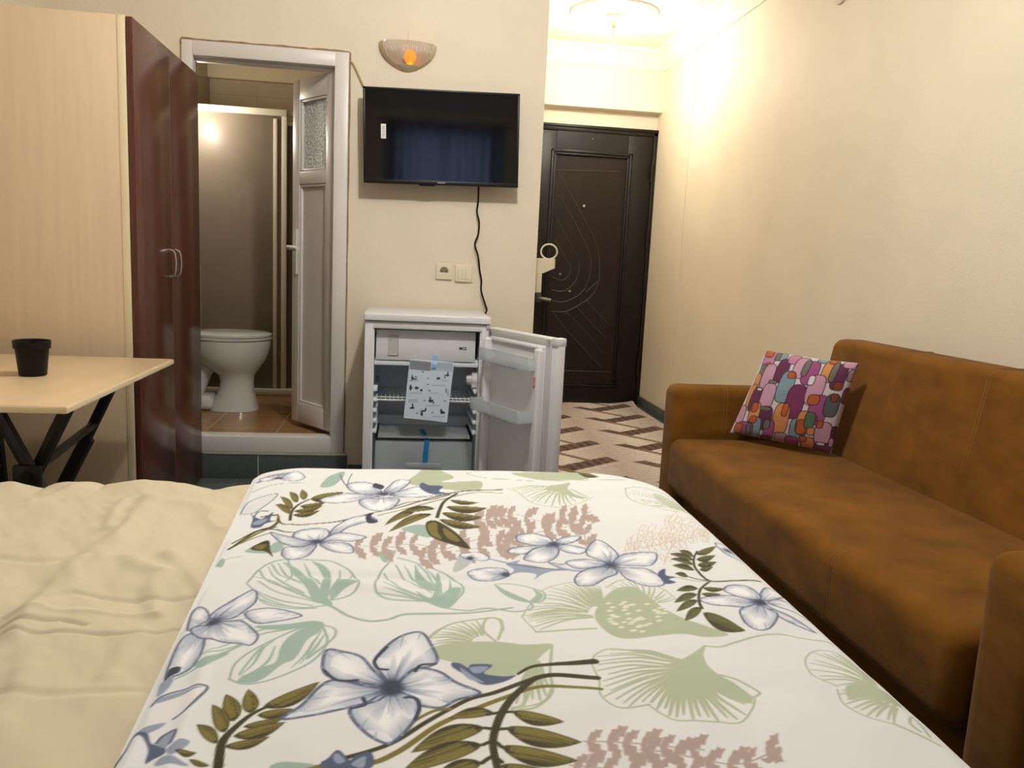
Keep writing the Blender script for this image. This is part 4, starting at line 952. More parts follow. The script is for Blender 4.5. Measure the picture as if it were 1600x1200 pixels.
for cx_, cy_, w_, h_, k_ in ((455, 180, 120, 200, 'pk'), (450, 130, 80, 70, 'ru'), (570, 160, 110, 70, 'te'), (535, 160, 50, 70, 'gg'), (440, 270, 70, 110, 'ru'), (400, 280, 60, 110, 'gg'), (350, 390, 60, 160, 'orr'), (460, 345, 120, 240, 'li'), (595, 290, 115, 220, 'pl'), (515, 392, 80, 34, 'gg'), (700, 185, 120, 80, 'pk'), (775, 262, 140, 190, 'li'), (865, 308, 140, 220, 'mv'), (822, 262, 60, 150, 'gg'), (970, 190, 110, 50, 'te'), (1040, 290, 140, 210, 'orr'), (1060, 205, 70, 40, 'ru'), (1125, 345, 120, 240, 'pl'), (1078, 300, 60, 180, 'gg'), (1120, 430, 80, 80, 'br'), (1215, 225, 120, 80, 'li'), (300, 520, 70, 220, 'orr'), (345, 560, 105, 240, 'pl'), (470, 530, 135, 250, 'li'), (640, 440, 145, 300, 'te'), (695, 328, 74, 60, 'ru'), (730, 582, 170, 330, 'pl2'), (915, 470, 155, 290, 'li'), (880, 375, 60, 90, 'wh'), (935, 660, 165, 290, 'mv'), (905, 560, 105, 100, 'ru'), (1060, 615, 120, 220, 'sl'), (1090, 540, 66, 80, 'br'), (235, 650, 50, 30, 'wh'), (200, 700, 85, 180, 'li'), (340, 690, 105, 210, 'orr'), (345, 632, 60, 95, 'ru'), (440, 745, 125, 240, 'pl'), (450, 648, 110, 40, 'gg'), (325, 835, 125, 210, 'te'), (325, 755, 64, 74, 'ru'), (230, 850, 160, 150, 'mv'), (175, 838, 76, 104, 'ru'), (270, 850, 40, 130, 'gg'), (590, 750, 145, 310, 'orr'), (640, 660, 55, 130, 'ru'), (460, 865, 95, 210, 'mv'), (450, 805, 60, 95, 'gg'), (735, 860, 150, 240, 'te'), (790, 790, 115, 240, 'orr'), (772, 830, 90, 150, 'ru'), (900, 740, 60, 60, 'mv'), (860, 762, 92, 165, 'gr'), (855, 872, 70, 80, 'orr'), (960, 890, 145, 230, 'li'), (947, 800, 56, 76, 'ru'), (560, 945, 120, 110, 'pg'), (655, 975, 120, 100, 'mv'), (800, 995, 125, 130, 'orr'), (770, 950, 66, 60, 'ru'), (930, 1045, 150, 120, 'pl'), (925, 998, 76, 34, 'wh'), (410, 945, 105, 46, 'pl'), (385, 460, 52, 28, 'wh'), (1185, 520, 60, 150, 'br'), (1230, 330, 60, 110, 'pg'), (1060, 880, 50, 130, 'pl'), (1020, 980, 40, 90, 'li')):
    an = np.linspace(0, 2 * PI, 36, endpoint=False); e_ = .62
    ex = np.sign(np.cos(an)) * np.abs(np.cos(an)) ** e_ * w_ / 2; ey = np.sign(np.sin(an)) * np.abs(np.sin(an)) ** e_ * h_ / 2
    ra = math.radians(17 if h_ > 60 else 9); 
    X_ = cx_ + ex + -ey * math.tan(ra); Y_ = cy_ + ey + ex * .12
    poly = hm(np.stack([X_, Y_], -1))
    pp.fill(poly, CP[k_], soft=.004, a=.96); pp.stroke(np.vstack([poly, poly[:1]]), .008, LN, soft=.0035, a=.9)
back = np.empty_like(pp.c); back[:] = np.array((150, 72, 118)) / 255; back += .12 * fbm(U * 7, Vv * 7, 2)[..., None]
PF = pill(U, Vv, 1.0); PB = pill(U, Vv, -1.0)[::-1]
pp.c *= .92
pil = objm('throw_pillow', npgrid('throw_pillow', np.concatenate([PF, PB]), np.concatenate([pp.c, back[::-1]])), printed('pillow_velvet', .8, .3), ang=180)
tag(pil, 'square pillow printed with pink, plum, orange and teal pebble shapes on the sofa', 'pillow')

# ------------------------------------------------------------------ television
TVc = Vector((.155, 3.70, 1.597))
t = thing('television', (.155, 3.70, 1.385), 'black flat television mounted on the beige wall above the refrigerator', 'television')
TM = Matrix.Translation(TVc) @ Matrix.Rotation(math.radians(-1.5), 4, 'Y')
hw, hh = .346, .2045
B = new(); bx(B, -hw, hw, .004, .022, -hh, hh, .004, mtx=TM); bx(B, -hw + .06, hw - .06, .02, .05, -hh + .03, hh - .08, .012, mtx=TM); obj('housing', B, M_black, t)
B = new()
bx(B, -hw, -hw + .009, -.002, .006, -hh, hh, .0015, mtx=TM); bx(B, hw - .009, hw, -.002, .006, -hh, hh, .0015, mtx=TM)
bx(B, -hw, hw, -.002, .006, hh - .010, hh, .0015, mtx=TM); bx(B, -hw, hw, -.003, .006, -hh, -hh + .017, .0015, mtx=TM)
bx(B, -.10, -.03, .0, .012, -hh - .006, -hh + .004, .003, mtx=TM)
obj('bezel', B, M_bezel, t)
B = new(); bx(B, -hw + .008, hw - .008, .001, .005, -hh + .016, hh - .009, mtx=TM); scr = obj('screen', B, M_screen, t, smooth=False)
B = new(); bx(B, -hw + .077, -hw + .099, .0004, .0012, -.012, .05, mtx=TM); stk = tag(obj('sticker', B, M_paper, scr, smooth=False), 'small white paper sticker', None)
B = new()
for k in range(7): bx(B, -hw + .082, -hw + .094, .0002, .0005, -.006 + k * .0072, -.006 + k * .0072 + (.003 if k % 2 else .0018), mtx=TM)
tag(obj('print', B, mat('sticker_ink', (120, 122, 126), .7), stk, smooth=False), 'grey printed lines', None)
B = new()
for k in range(5): bx(B, -.018 + k * .007, -.013 + k * .007, -.0034, -.0028, -hh + .0065, -hh + .0115, mtx=TM)
tag(obj('logo', B, mat('silver_logo', (150, 152, 156), .4), t, smooth=False), 'tiny silver maker mark', None)
B = new(); bx(B, -.12, .12, .048, .099, -.08, .08, .004, mtx=TM); obj('wall_bracket', B, M_black, t)
B = new()
cp = [(440, -60), (445, 10), (440, 150), (430, 235), (450, 330), (440, 440), (412, 525), (440, 630), (455, 760), (470, 850), (468, 940), (500, 1050), (518, 1110), (505, 1148)]
pts = [ony(670 + a / 5.718, 290 + b / 5.718, 3.780 - .012 * math.sin(i * 1.1) ** 2) for i, (a, b) in enumerate(cp)]
pts[0][1] = 3.75
pts += [pts[-1] + np.array([-.006, .002, -.08]), pts[-1] + np.array([-.02, .004, -.2])]
tube(B, crom(pts, sub=6), .0042, 8); tag(obj('power_cord', B, M_black, t), 'black cord hanging down the wall', None)
# antenna cable from the door frame to the television
B = new()
for da in (0, 14):
    q = [ony(540 + (a + da) / 12, 80 + b / 12, WY - .006) for a, b in ((40, 170), (75, 185), (130, 230), (200, 370), (310, 620))]
    q += [q[-1] + np.array([.03, -.004, -.05])]
    tube(B, crom(q, sub=6), .0030, 6)
tag(obj('antenna_cable', B, mat('beige_cable', (176, 152, 112), .5)), 'thin beige twin cable running from the bathroom door frame to the television', 'cable')

# ------------------------------------------------------------------ wall lamp
lx, lz = -.006, 2.002
t = thing('wall_lamp', (lx, WY, 1.88), 'half bowl glass wall lamp with an orange glowing bulb above the television', 'lamp')
def bowl(ph, tt, grow=0.0):
    h = min(tt, 1.0); r = max(1 - h ** 2.2, 0) ** .8
    return (lx + (.124 + grow) * math.cos(ph) * r, WY - .003 - (.084 + grow) * max(math.sin(ph), 0) ** .8 * r ** .9, lz - .116 * h * (1 + grow * 3))
mglass = mat('ribbed_lamp_glass', (150, 134, 116), .12, .8, alpha=.50)
mborder = mat('frosted_lamp_border', (206, 192, 160), .45)
NP = 56
rows = []
for k in range(15):
    tt = .0 + .80 * k / 14
    rows.append([bowl(.50 + (PI - 1.0) * i / (NP - 1), tt, .0026 * (1 if i % 2 else -1) * (1 - tt)) for i in range(NP)])
B = new(); grid(B, rows); obj('lamp_shade', B, mglass, t, ang=10)
B = new()
for i in range(13):
    ph = .62 + (PI - 1.24) * i / 12
    tube(B, [bowl(ph, .16 + .10 * abs(i - 6) / 6, .003), bowl(ph, .34 + .06 * math.sin(i * 2.1), .003)], .0016, 5)
tag(obj('ribs', B, mat('glass_rib', (232, 222, 212), .1, .9), t), 'short moulded glass ribs', None)
B = new()
def band(f0, f1, t0, t1, n, m, g):
    rows = [[bowl(f0 + (f1 - f0) * i / (n - 1), t0 + (t1 - t0) * k / (m - 1), g) for i in range(n)] for k in range(m)]
    grid(B, rows)
    rows2 = [[bowl(f0 + (f1 - f0) * i / (n - 1), t0 + (t1 - t0) * k / (m - 1), g - .004) for i in range(n)] for k in range(m)]
    grid(B, rows2)
    grid(B, [rows[0], rows2[0]]); grid(B, [rows[-1], rows2[-1]]); grid(B, [[r[0] for r in rows], [r[0] for r in rows2]]); grid(B, [[r[-1] for r in rows], [r[-1] for r in rows2]])
band(0, .54, 0, .99, 8, 18, .003); band(PI - .54, PI, 0, .99, 8, 18, .003); band(.52, PI - .52, .79, .99, 30, 8, .003)
tag(obj('border', B, mborder, t, ang=60), 'frosted beige border', None)
B = new(); lathe(B, [(.0, 0), (.03, 0), (.03, .006), (0, .006)], 24, Matrix.Translation((lx, WY, 1.955)) @ Matrix.Rotation(PI / 2, 4, 'X')); tube(B, [(lx, WY - .004, 1.94), (lx, WY - .03, 1.925), (lx, WY - .036, 1.93)], .009, 10); obj('lamp_holder', B, M_ivory, t)
T = Matrix.Translation((lx + .010, WY - .038, 1.908))
B = new(); lathe(B, [(.009, 0), (.015, .006), (.025, .024), (.027, .038), (.021, .054), (.008, .065), (0, .068)], 24, T)
tag(obj('bulb', B, mat('orange_lit_bulb', (255, 150, 40), .5, emit=((255, 138, 20), 1.7)), t), 'glowing orange bulb', None)
B = new(); tube(B, [(lx, WY - .003, 2.0), (lx + .001, WY - .003, 2.06)], .0028, 6); tag(obj('wire', B, M_ivory, t), 'short wire into the wall', None)

# ------------------------------------------------------------------ socket and switch
def plate(name, x0, x1, z0, z1, label, cat):
    t = thing(name, ((x0 + x1) / 2, WY, z0), label, cat)
    B = new(); bx(B, x0, x1, WY - .011, WY, z0, z1, .004, 3); obj('frame', B, M_ivory, t)
    return t
t = plate('power_socket', .150, .226, .970, 1.046, 'square ivory power socket on the wall under the television', 'socket')
sx, sz = .188, 1.008
TT = Matrix.Translation((sx, WY - .011, sz)) @ Matrix.Rotation(PI / 2, 4, 'X')
B = new(); lathe(B, [(.0265, -.002), (.0265, .002), (.022, .002), (.0205, -.006), (0, -.006)], 32, TT); ins = obj('socket_insert', B, M_ivory, t)
B = new()
lathe(B, [(.0200, .0005), (.0200, .0011), (0, .0011)], 32, TT)
for v in list(B.verts):
    v.co.z = max(v.co.z, sz - .005)  # upper half only: the shadow inside the socket, put in as grey colour
tag(obj('recess_shadow', B, mat('socket_shadow_grey', (120, 110, 92), .6), ins), 'painted shadow in the upper half of the round socket', None)
for dx in (-.0095, .0095):
    B = new(); lathe(B, [(.003, .001), (.003, .0016), (0, .0016)], 12, Matrix.Translation((sx + dx, WY - .011, sz)) @ Matrix.Rotation(PI / 2, 4, 'X')); obj('hole', B, M_black, ins)
t = plate('light_switch', .240, .322, .962, 1.042, 'ivory triple light switch beside the power socket', 'switch')
for k in range(3):
    B = new(); a = .2535 + k * .0185; bx(B, a, a + .0172, WY - .0145, WY - .009, .975, 1.026, .0016); obj('rocker', B, M_ivory, t)

# round junction box cover high on the long wall
T = Matrix.Translation((WX, 3.50, 2.312)) @ Matrix.Rotation(-PI / 2, 4, 'Y')
B = new(); lathe(B, [(.062, 0), (.062, .012), (.055, .018), (0, .019)], 36, T)
tag(obj('junction_box_cover', B, M_wall), 'round wall coloured cover high on the right wall, cut by the top edge', 'cover')

# ------------------------------------------------------------------ wall holder in the passage
t = thing('wall_holder', (PX, 4.03, .87), 'white plastic holder with a ring on top on the passage wall corner', 'holder')
B = new(); bx(B, PX, PX + .066, 4.003, 4.047, .92, 1.05, .006); obj('back_rail', B, M_ivory, t)
B = new(); a = [(.0, 1.092), (.128, 1.092), (.128, 1.045), (.07, 1.018), (.0, 1.018)]
prism(B, a, 4.0, 4.05, lambda u, v, w: (PX + u, w, v)); obj('bracket', B, M_ivory, t)
B = new(); tube(B, [(PX + .098 + .041 * math.cos(k), 4.02, 1.126 + .037 * math.sin(k)) for k in np.linspace(0, 2 * PI, 36, endpoint=False)], .0042, 8, True); obj('ring', B, M_ivory, t)

# ------------------------------------------------------------------ refrigerator
fx0, fx1, fy0, fy1, fz = -.152, .366, 3.345, 3.765, .832
t = thing('refrigerator', (.107, 3.56, 0), 'small white refrigerator with its door open, under the television', 'refrigerator'); FRIDGE = t
B = new()
cx0, cx1, cz0, cz1 = -.118, .333, .12, .770
bx(B, fx0, cx0, fy0, fy1, .03, .80, .003); bx(B, cx1, fx1, fy0, fy1, .03, .80, .003)
bx(B, cx0 - .002, cx1 + .002, fy0, fy1, cz1, .80, .003); bx(B, cx0 - .002, cx1 + .002, fy0, fy1, .03, cz0, .003); bx(B, cx0 - .002, cx1 + .002, fy1 - .03, fy1, cz0, cz1)
obj('cabinet', B, M_white, t)
B = new(); bx(B, fx0 - .004, fx1 + .004, fy0 - .012, fy1 + .008, .802, fz, .005, 3); tag(obj('top_cover', B, M_white, t), 'white top cover', None)
B = new()
bx(B, cx0, cx0 + .006, fy0 + .006, fy1 - .03, cz0, cz1); bx(B, cx1 - .006, cx1, fy0 + .006, fy1 - .03, cz0, cz1)
bx(B, cx0, cx1, fy1 - .042, fy1 - .03, cz0, cz1); bx(B, cx0, cx1, fy0 + .006, fy1 - .03, cz0, cz0 + .008)
bx(B, cx0, cx1, fy1 - .11, fy1 - .04, cz0, .345, .004)
for z in (.50, .455, .41, .365, .32):
    bx(B, cx0 + .004, cx0 + .022, fy0 + .03, fy1 - .05, z, z + .016, .004); bx(B, cx1 - .022, cx1 - .004, fy0 + .03, fy1 - .05, z, z + .016, .004)
obj('inner_liner', B, M_liner, t)
B = new(); bx(B, cx0 + .006, cx1 - .006, fy0 + .06, fy1 - .05, .622, .640, .003); bx(B, cx0 + .006, cx1 - .006, fy0 + .04, fy0 + .055, .612, .632, .003); obj('freezer_shelf', B, M_liner, t)
B = new(); bx(B, cx0 + .012, cx1 - .02, fy0 + .035, fy0 + .055, .634, .764, .005)
fd = obj('freezer_door', B, mat('freezer_white', (216, 218, 222), .35), t)
B = new(); ring(B, -.055, -.012, .655, .742, .005, fy0 + .031, fy0 + .036, .001); bx(B, -.05, -.017, fy0 + .033, fy0 + .036, .66, .737); obj('handle', B, M_gasket, fd)
tc_ = bpy.data.curves.new('lettering', 'FONT'); tc_.body = 'MC2'; tc_.size = .016; tc_.extrude = .0004; tc_.offset = .0006
tx = bpy.data.objects.new('lettering', tc_); COL.objects.link(tx); bpy.context.view_layer.update()
me = bpy.data.meshes.new_from_object(tx.evaluated_get(bpy.context.evaluated_depsgraph_get())); bpy.data.objects.remove(tx); bpy.data.curves.remove(tc_)
me.transform(Matrix.Translation((.243, fy0 + .0345, .688)) @ Matrix.Rotation(PI / 2, 4, 'X')); me.name = 'lettering'; me.materials.clear()
tag(objm('lettering', me, mat('black_ink', (30, 30, 32), .6), fd, smooth=False), 'small black lettering', None)
B = new()
tube(B, [(cx0 + .006, fy0 + .045, .462), (cx1 - .006, fy0 + .045, .462)], .0045, 8); tube(B, [(cx0 + .006, fy0 + .05, .474), (cx1 - .006, fy0 + .05, .474)], .0022, 6); tube(B, [(cx0 + .006, fy1 - .06, .462), (cx1 - .006, fy1 - .06, .462)], .0035, 6)
for k in range(24):
    x = cx0 + .02 + k * (cx1 - cx0 - .04) / 23; tube(B, [(x, fy0 + .045, .464), (x, fy0 + .05, .474), (x, fy1 - .06, .466)], .0016, 5)
obj('wire_shelf', B, M_white, t)
B = new(); bx(B, cx0 + .02, cx1 - .02, fy0 + .04, fy1 - .05, .300, .304); sh_ = obj('glass_shelf', B, M_clear, t, smooth=False)
B = new(); bx(B, cx0 + .02, cx1 - .02, fy0 + .032, fy0 + .041, .291, .298, .002); bx(B, cx0 + .018, cx0 + .028, fy0 + .034, fy1 - .12, .298, .309, .002); bx(B, cx1 - .028, cx1 - .018, fy0 + .034, fy1 - .12, .298, .309, .002); tag(obj('shelf_trim', B, M_black, sh_), 'black edge trim', None)
B = new(); bx(B, cx0 + .018, cx1 - .018, fy0 + .028, fy0 + .034, .135, .286, .003); bx(B, cx0 + .018, cx0 + .023, fy0 + .034, fy1 - .12, .135, .28); bx(B, cx1 - .023, cx1 - .018, fy0 + .034, fy1 - .12, .135, .28); bx(B, cx0 + .018, cx1 - .018, fy0 + .034, fy1 - .12, .13, .136); bx(B, cx0 + .15, cx1 - .15, fy0 + .018, fy0 + .03, .175, .195, .004)
obj('crisper_drawer', B, M_clear2, t)
B = new(); RY = Matrix.Rotation(-PI / 2, 4, 'Y')
lathe(B, [(.034, 0), (.034, .022), (.026, .024), (.023, .046), (.012, .05), (0, .05)], 24, Matrix.Translation((cx1 - .004, fy0 + .09, .555)) @ RY); bx(B, cx1 - .03, cx1 - .004, fy0 + .06, fy0 + .3, .52, .59, .006); obj('thermostat', B, M_white, t)
for x in (fx0 + .04, fx1 - .04):
    for y in (fy0 + .04, fy1 - .04):
        B = new(); lathe(B, [(.016, 0), (.016, .03), (0, .03)], 16, Matrix.Translation((x, y, 0))); obj('foot', B, M_black, t)
# open door, local frame: x along the door from the hinge, y outward, z up
A_ = math.radians(116)
dxv = Vector((-math.cos(A_), -math.sin(A_), 0)); dyv = Vector((-dxv.y, dxv.x, 0))
hx, hy = fx1 - .012, fy0 - .012
DM = Matrix(((dxv.x, dyv.x, 0, hx), (dxv.y, dyv.y, 0, hy), (0, 0, 1, 0), (0, 0, 0, 1)))
DL = .478
B = new(); bx(B, 0, DL, .012, .052, .05, .792, .006, mtx=DM); fdoor = obj('door', B, M_white, t)
B = new(); bx(B, DL - .034, DL + .001, .008, .054, .762, .794, .004, mtx=DM); tag(obj('corner_cap', B, M_white, fdoor), 'white corner cap', None)
B = new(); ring2 = lambda x0, x1, z0, z1, wd, y0, y1: (bx(B, x0, x0 + wd, y0, y1, z0, z1, .003, mtx=DM), bx(B, x1 - wd, x1, y0, y1, z0, z1, .003, mtx=DM), bx(B, x0, x1, y0, y1, z0, z0 + wd, .003, mtx=DM), bx(B, x0, x1, y0, y1, z1 - wd, z1, .003, mtx=DM))
ring2(.012, DL - .036, .062, .782, .024, .001, .014); ring2(.005, DL - .03, .056, .788, .008, .004, .013); obj('gasket', B, M_gasket, fdoor)
B = new(); bx(B, .034, DL - .058, -.006, .013, .084, .760, .006, mtx=DM)
bx(B, .034, .058, -.042, .0, .084, .756, .012, 4, mtx=DM); bx(B, DL - .096, DL - .058, -.030, .0, .084, .748, .010, 4, mtx=DM); bx(B, .04, DL - .06, -.014, .0, .742, .757, .006, mtx=DM)
obj('door_liner', B, M_white, fdoor)
def rack(z0, z1, dp, notch):
    B = new(); x0, x1 = .052, DL - .078
    bx(B, x0, x1, -dp - .004, -dp, z0, z1, .002, mtx=DM); bx(B, x0, x0 + .004, -dp, -.006, z0, z1 - .004, .001, mtx=DM); bx(B, x1 - .004, x1, -dp, -.006, z0, z1 - .004, .001, mtx=DM)
    bx(B, x0, x1, -dp, -.006, z0, z0 + .004, mtx=DM); bx(B, x0, x1, -dp - .005, -dp + .003, z1 - .004, z1, .0018, mtx=DM)
    for k in range(notch): bx(B, x0 + .02 + k * .032, x0 + .03 + k * .032, -dp, -.01, z0 - .006, z0, .001, mtx=DM)
    tag(obj('door_rack', B, M_clear2, fdoor), 'clear plastic rack', None)
rack(.664, .716, .062, 8); rack(.462, .512, .098, 8)
B = new(); bx(B, DL - .088, DL - .068, -.0308, -.0300, .585, .645, mtx=DM); stk = tag(obj('sticker', B, M_paper, fdoor, smooth=False), 'white sticker with red print', None)
B = new()
for k in range(5): bx(B, DL - .086, DL - .070, -.0313, -.0308, .612 + k * .006, .615 + k * .006, mtx=DM)
prism(B, [(DL - .086, .608), (DL - .070, .608), (DL - .078, .592)], -.0313, -.0308, lambda u, v, w: DM @ Vector((u, w, v)))
tag(obj('print', B, mat('red_ink', (206, 84, 74), .6), stk, smooth=False), 'red printed mark', None)
B = new(); tube(B, [(hx + .004, hy + .012, .80), (hx + .004, hy + .012, .785)], .008, 10); obj('hinge', B, M_gasket, t)

# instruction leaflet taped in the refrigerator
Yl = fy0 + .012
c4 = [ony(540 + a / 4.139, 460 + b / 4.139, Yl) for a, b in ((375, 797), (655, 828), (703, 440), (415, 418))]    # BL BR TR TL
nu, nv = 100, 140
U, Vv = np.meshgrid(np.linspace(0, 1, nu), np.linspace(0, 1, nv))
Pl = c4[0] * ((1 - U) * (1 - Vv))[..., None] + c4[1] * (U * (1 - Vv))[..., None] + c4[2] * (U * Vv)[..., None] + c4[3] * ((1 - U) * Vv)[..., None]
Pl[..., 1] += .004 * np.sin(U * PI) - .004 * (1 - Vv) ** 2
lp = Print(U, Vv, (206, 218, 236))
hl = homog([(415, 418), (703, 440), (655, 828), (375, 797)], [(0, 1), (1, 1), (1, 0), (0, 0)])
def lpoly(p, c, a=1.0): lp.fill(hl(np.array(p, float)), c, soft=.006, a=a)
lpoly([(415, 425), (552, 440), (545, 497), (412, 484)], (128, 134, 142)); lpoly([(592, 440), (695, 445), (690, 495), (585, 480)], (168, 182, 200)); lpoly([(548, 490), (552, 480), (690, 498), (690, 502)], (170, 180, 196))
IK = (38, 42, 52)
for cx_, cy_, w_, h_ in ((430, 540, 18, 40), (445, 548, 30, 12), (455, 535, 20, 8), (530, 545, 10, 8), (595, 547, 34, 18), (655, 525, 40, 12), (660, 515, 10, 30), (640, 538, 14, 14), (420, 605, 20, 44), (460, 607, 26, 22), (488, 622, 22, 18), (540, 625, 14, 8), (530, 583, 14, 8), (545, 672, 16, 20), (552, 690, 34, 22), (565, 702, 12, 16), (508, 688, 14, 8), (640, 690, 12, 8), (425, 735, 34, 14), (432, 722, 10, 34), (460, 770, 14, 7), (500, 755, 44, 16), (490, 775, 18, 26), (515, 745, 12, 24), (560, 765, 14, 7), (625, 765, 34, 22), (615, 750, 12, 22), (497, 503, 16, 7), (648, 625, 6, 40), (660, 640, 4, 44)):
    k_ = rng.random(9) * .7 + .55; an = np.linspace(0, 2 * PI, 9, endpoint=False)
    lpoly(np.stack([cx_ + w_ / 2 * np.cos(an) * k_, cy_ + h_ / 2 * np.sin(an) * k_], -1), IK, .9)
for cx_, cy_, w_, h_ in ((440, 560, 60, 10), (455, 640, 80, 10), (435, 690, 60, 22), (600, 590, 90, 8), (570, 640, 60, 8), (600, 790, 80, 10), (640, 560, 50, 8), (560, 720, 90, 8)):
    lpoly([(cx_ - w_ / 2, cy_ - h_ / 2), (cx_ + w_ / 2, cy_ - h_ / 2), (cx_ + w_ / 2, cy_ + h_ / 2), (cx_ - w_ / 2, cy_ + h_ / 2)], (170, 182, 202), .8)
back_ = Pl[::-1].copy(); back_[..., 1] += .0006
t = thing('instruction_leaflet', tuple((c4[0] + c4[1]) / 2), 'white leaflet with small black drawings taped up inside the refrigerator', 'leaflet')
objm('page', npgrid('page', np.concatenate([Pl, back_]), np.concatenate([lp.c, np.full_like(lp.c, .84)])), printed('leaflet_paper', .6), t, ang=180)
def ribbon(pts, wd, off=.0012):
    B = new(); P = [Vector(p) for p in pts]
    rows = [[], [], [], []]
    for i, p in enumerate(P):
        tdir = (P[min(i + 1, len(P) - 1)] - P[max(i - 1, 0)]).normalized()
        sd = Vector((1, 0, 0)) * wd / 2
        rows[0].append(p - sd); rows[1].append(p + sd); rows[2].append(p + sd + Vector((0, off, 0))); rows[3].append(p - sd + Vector((0, off, 0)))
    grid(B, rows + [rows[0]])
    return B
a = ony(540 + 578 / 4.139, 460 + 395 / 4.139, fy0 + .033); b_ = ony(540 + 571 / 4.139, 460 + 475 / 4.139, Yl - .003)
tag(obj('tape', ribbon([a, (a * .45 + b_ * .55), b_], .019), M_blue, t), 'strip of blue tape', None)
f_ = lambda a, b, y: ony(540 + a / 4.139, 460 + b / 4.139, y)
tag(obj('tape', ribbon([f_(492, 872, fy0 + .16), f_(508, 905, fy0 + .09), f_(526, 945, fy0 + .028), f_(524, 970, fy0 + .026), f_(516, 1040, fy0 + .026), f_(510, 1110, fy0 + .026)], .022), M_blue, FRIDGE), 'strip of blue tape over the drawer', None)

# ------------------------------------------------------------------ toilet
t = thing('toilet', (-.95, 4.5, .195), 'white ceramic toilet in the bathroom seen through the open door', 'toilet')
zf = .196
def loft(bm, secs, n=40, cy=4.5):
    rings = []
    for z, x0, x1, b, e_ in secs:
        cx_, a_ = (x0 + x1) / 2, (x1 - x0) / 2
        rg = []
        for j in range(n):
            an = 2 * PI * j / n; c, s_ = math.cos(an), math.sin(an)
            rg.append(bm.verts.new((cx_ + a_ * math.copysign(abs(c) ** e_, c), cy + b * math.copysign(abs(s_) ** e_, s_), z)))
        rings.append(rg)
    for r0_, r1_ in zip(rings, rings[1:]):
        for j in range(n): bm.faces.new((r0_[j], r0_[(j + 1) % n], r1_[(j + 1) % n], r1_[j]))
    bm.faces.new(rings[0][::-1]); bm.faces.new(rings[-1])
B = new()
loft(B, [(zf, -1.03, -.775, .115, .8), (zf + .03, -1.02, -.782, .108, .85), (zf + .10, -.985, -.798, .092, .9), (zf + .15, -.975, -.80, .088, .95), (zf + .19, -.985, -.795, .095, 1), (zf + .225, -1.03, -.77, .125, 1), (zf + .27, -1.09, -.738, .158, 1), (zf + .32, -1.12, -.718, .176, 1), (zf + .365, -1.13, -.708, .183, 1), (zf + .385, -1.13, -.708, .184, 1)])
tube(B, crom([(-1.02, 4.5, zf + .27), (-1.07, 4.5, zf + .22), (-1.11, 4.5, zf + .12), (-1.15, 4.5, zf + .02)], sub=4), [.06] * 13, 20)
bx(B, -1.20, -1.0, 4.41, 4.59, zf, zf + .08, .03, 4)
obj('bowl', B, M_ceramic, t, ang=60)
for k, (z0, z1, ins) in enumerate(((.388, .402, .0), (.404, .422, .004))):
    B = new(); loft(B, [(zf + z0, -1.14, -.704 - ins, .186 - ins, 1), (zf + z0 + .004, -1.142, -.700 - ins, .189 - ins, 1), (zf + z1 - .004, -1.142, -.700 - ins, .189 - ins, 1), (zf + z1, -1.13, -.712 - ins, .178 - ins, 1)])
    obj(('seat', 'lid')[k], B, M_ceramic, t, ang=50)
B = new(); bx(B, BX0 + .002, -1.11, 4.32, 4.68, zf + .40, zf + .78, .02, 3); bx(B, -1.2, -1.1, 4.44, 4.56, zf + .34, zf + .42, .01); obj('cistern', B, M_ceramic, t)

# ------------------------------------------------------------------ shower enclosure
t = thing('shower_enclosure', (-.95, 4.97, .195), 'shower cabin with brown panels and cream white rails behind the toilet', 'shower')
sy = 4.97
B = new(); bx(B, BX0 + .002, -.70, sy - .008, sy + .008, .235, 1.845, .001); obj('side_panel', B, M_panel, t)
B = new(); bx(B, -.735, .11, sy + .03, sy + .042, .235, 1.80, .001); obj('door_panel', B, M_panel, t)
for a in (-.722, BX0 + .002):
    B = new(); bx(B, a, a + .03, sy - .015, sy + .015, .2, 1.868, .003); obj('post', B, M_rail, t)
B = new(); bx(B, -.768, -.746, sy - .02, sy - .006, .236, 1.82, .003); obj('post', B, M_rail, t)
B = new(); bx(B, BX0 + .002, -.692, sy - .018, sy + .018, 1.835, 1.873, .003); bx(B, -.690, .11, sy + .019, sy + .05, 1.845, 1.871, .003); bx(B, -.775, .11, sy + .022, sy + .048, 1.79, 1.812, .003); obj('top_rail', B, M_rail, t)
B = new(); bx(B, BX0 + .002, .11, sy - .03, sy + .06, .196, .235, .006); obj('bottom_rail', B, M_rail, t)
B = new(); bx(B, BX0 + .003, BX0 + .03, 4.93, 4.965, 1.873, 2.05, .002); obj('wall_profile', B, M_rail, t)

# ------------------------------------------------------------------ rug
rx0, rx1, ry0, ry1 = .672, 1.815, 3.2, 6.0
gx = np.arange(rx0, rx1, .0055); gy = np.arange(ry0, ry1, .0065)
X, Y = np.meshgrid(gx, gy)
ang = math.radians(35); tx_, ty_ = math.cos(ang), math.sin(ang)
along = X * tx_ + Y * ty_; across = -X * ty_ + Y * tx_
nz = vnoise(X * 90, Y * 90)
rp = Print(X, Y, (190, 166, 146))
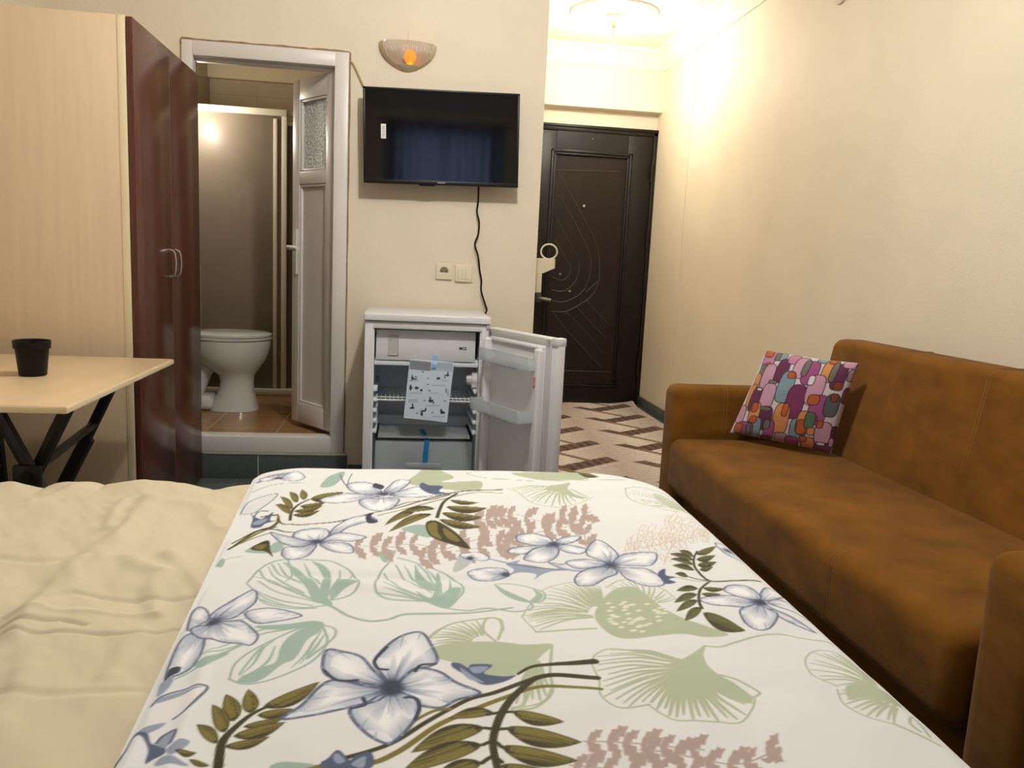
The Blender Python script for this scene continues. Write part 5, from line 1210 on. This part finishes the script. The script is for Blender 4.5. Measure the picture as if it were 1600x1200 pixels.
# cream and brown tapering blocks between the bars
ph = ((Y + .116 * (X - 1.42)) - (X - 1.42) * .72 - 4.807) / .405
colm = (X - 1.42) / .56
fade = np.clip(np.abs(((colm + .05) % 1) - .62) * 2.2, 0, 1)
st_ = .5 + .5 * np.sin(across / .0165 * 2 * PI / 2)
c1 = np.array((226, 220, 214)) / 255; c2 = np.array((156, 140, 131)) / 255; c3 = np.array((144, 127, 117)) / 255
kk = (fade)[..., None]
rp.c = (c1 * (1 - .55 * st_[..., None]) + c2 * .55 * st_[..., None]) * kk + (c2 * (.7 + .1 * st_[..., None]) + c1 * .3 - .03) * (1 - kk)
def bar(p, d, L, w_, col, hatch):
    d = np.array(d); n = np.array([-d[1], d[0]]); p = np.array(p)
    poly = np.array([p - n * w_ * .1, p + d * L, p + d * (L + .02) + n * w_ * .95, p + n * w_ * .95 + d * w_ * .4])
    def shade(Xs, Ys, dd, c):
        a = (Xs - p[0]) * d[0] + (Ys - p[1]) * d[1]; b = (Xs - p[0]) * n[0] + (Ys - p[1]) * n[1]
        h = (np.sin(a * 95 + b * 150) * np.sin(b * 190) > .1) & hatch
        return np.where(h[..., None], np.array((66, 48, 42)) / 255, c)
    rp.fill(poly, col, soft=.005, shade=shade)
td = (tx_, ty_); tn = (math.cos(math.radians(-49)), math.sin(math.radians(-49)))
for j in range(-2, 2):
    for k in range(-6, 7):
        sx_, sy_ = 1.42 + .56 * j, 4.807 + .065 * j + .405 * k
        if not (2.8 < sy_ < 6.2): continue
        bar((sx_, sy_), td, .41, .105, (112, 90, 80), True)
        bar((sx_ - .13, sy_ + .15), tn, .44, .042, (130, 104, 88), False)
        bar((sx_ - .14, sy_ + .16), tn, .14, .075, (112, 88, 76), True)
        pr_ = np.array((sx_, sy_)); rp.stroke([pr_ + np.array(td) * .1 - np.array((0, .04)), pr_ + np.array(td) * .46 - np.array((0, .04))], .006, (216, 202, 186))
rp.c += .08 * nz[..., None]
Z = .012 + .0014 * vnoise(X * 60, Y * 60)
edge_ = np.minimum(np.minimum(X - rx0, rx1 - .006 - X), np.minimum(Y - ry0, ry1 - .007 - Y))
rp.c = np.where((edge_ < .010)[..., None], np.array((206, 192, 172)) / 255, rp.c)
Z = np.where(edge_ < .006, .001, Z)
corner = np.clip(1 - np.hypot(X - rx1, Y - ry1) / .18, 0, 1); Z = Z + .03 * corner ** 1.5
tag(objm('rug', npgrid('rug', np.stack([X, Y, Z], -1), rp.c), printed('woven_rug', .95, bump=(420, .4, .003)), ang=180), 'beige and brown rug with slanted hatched bars on the passage floor', 'rug')
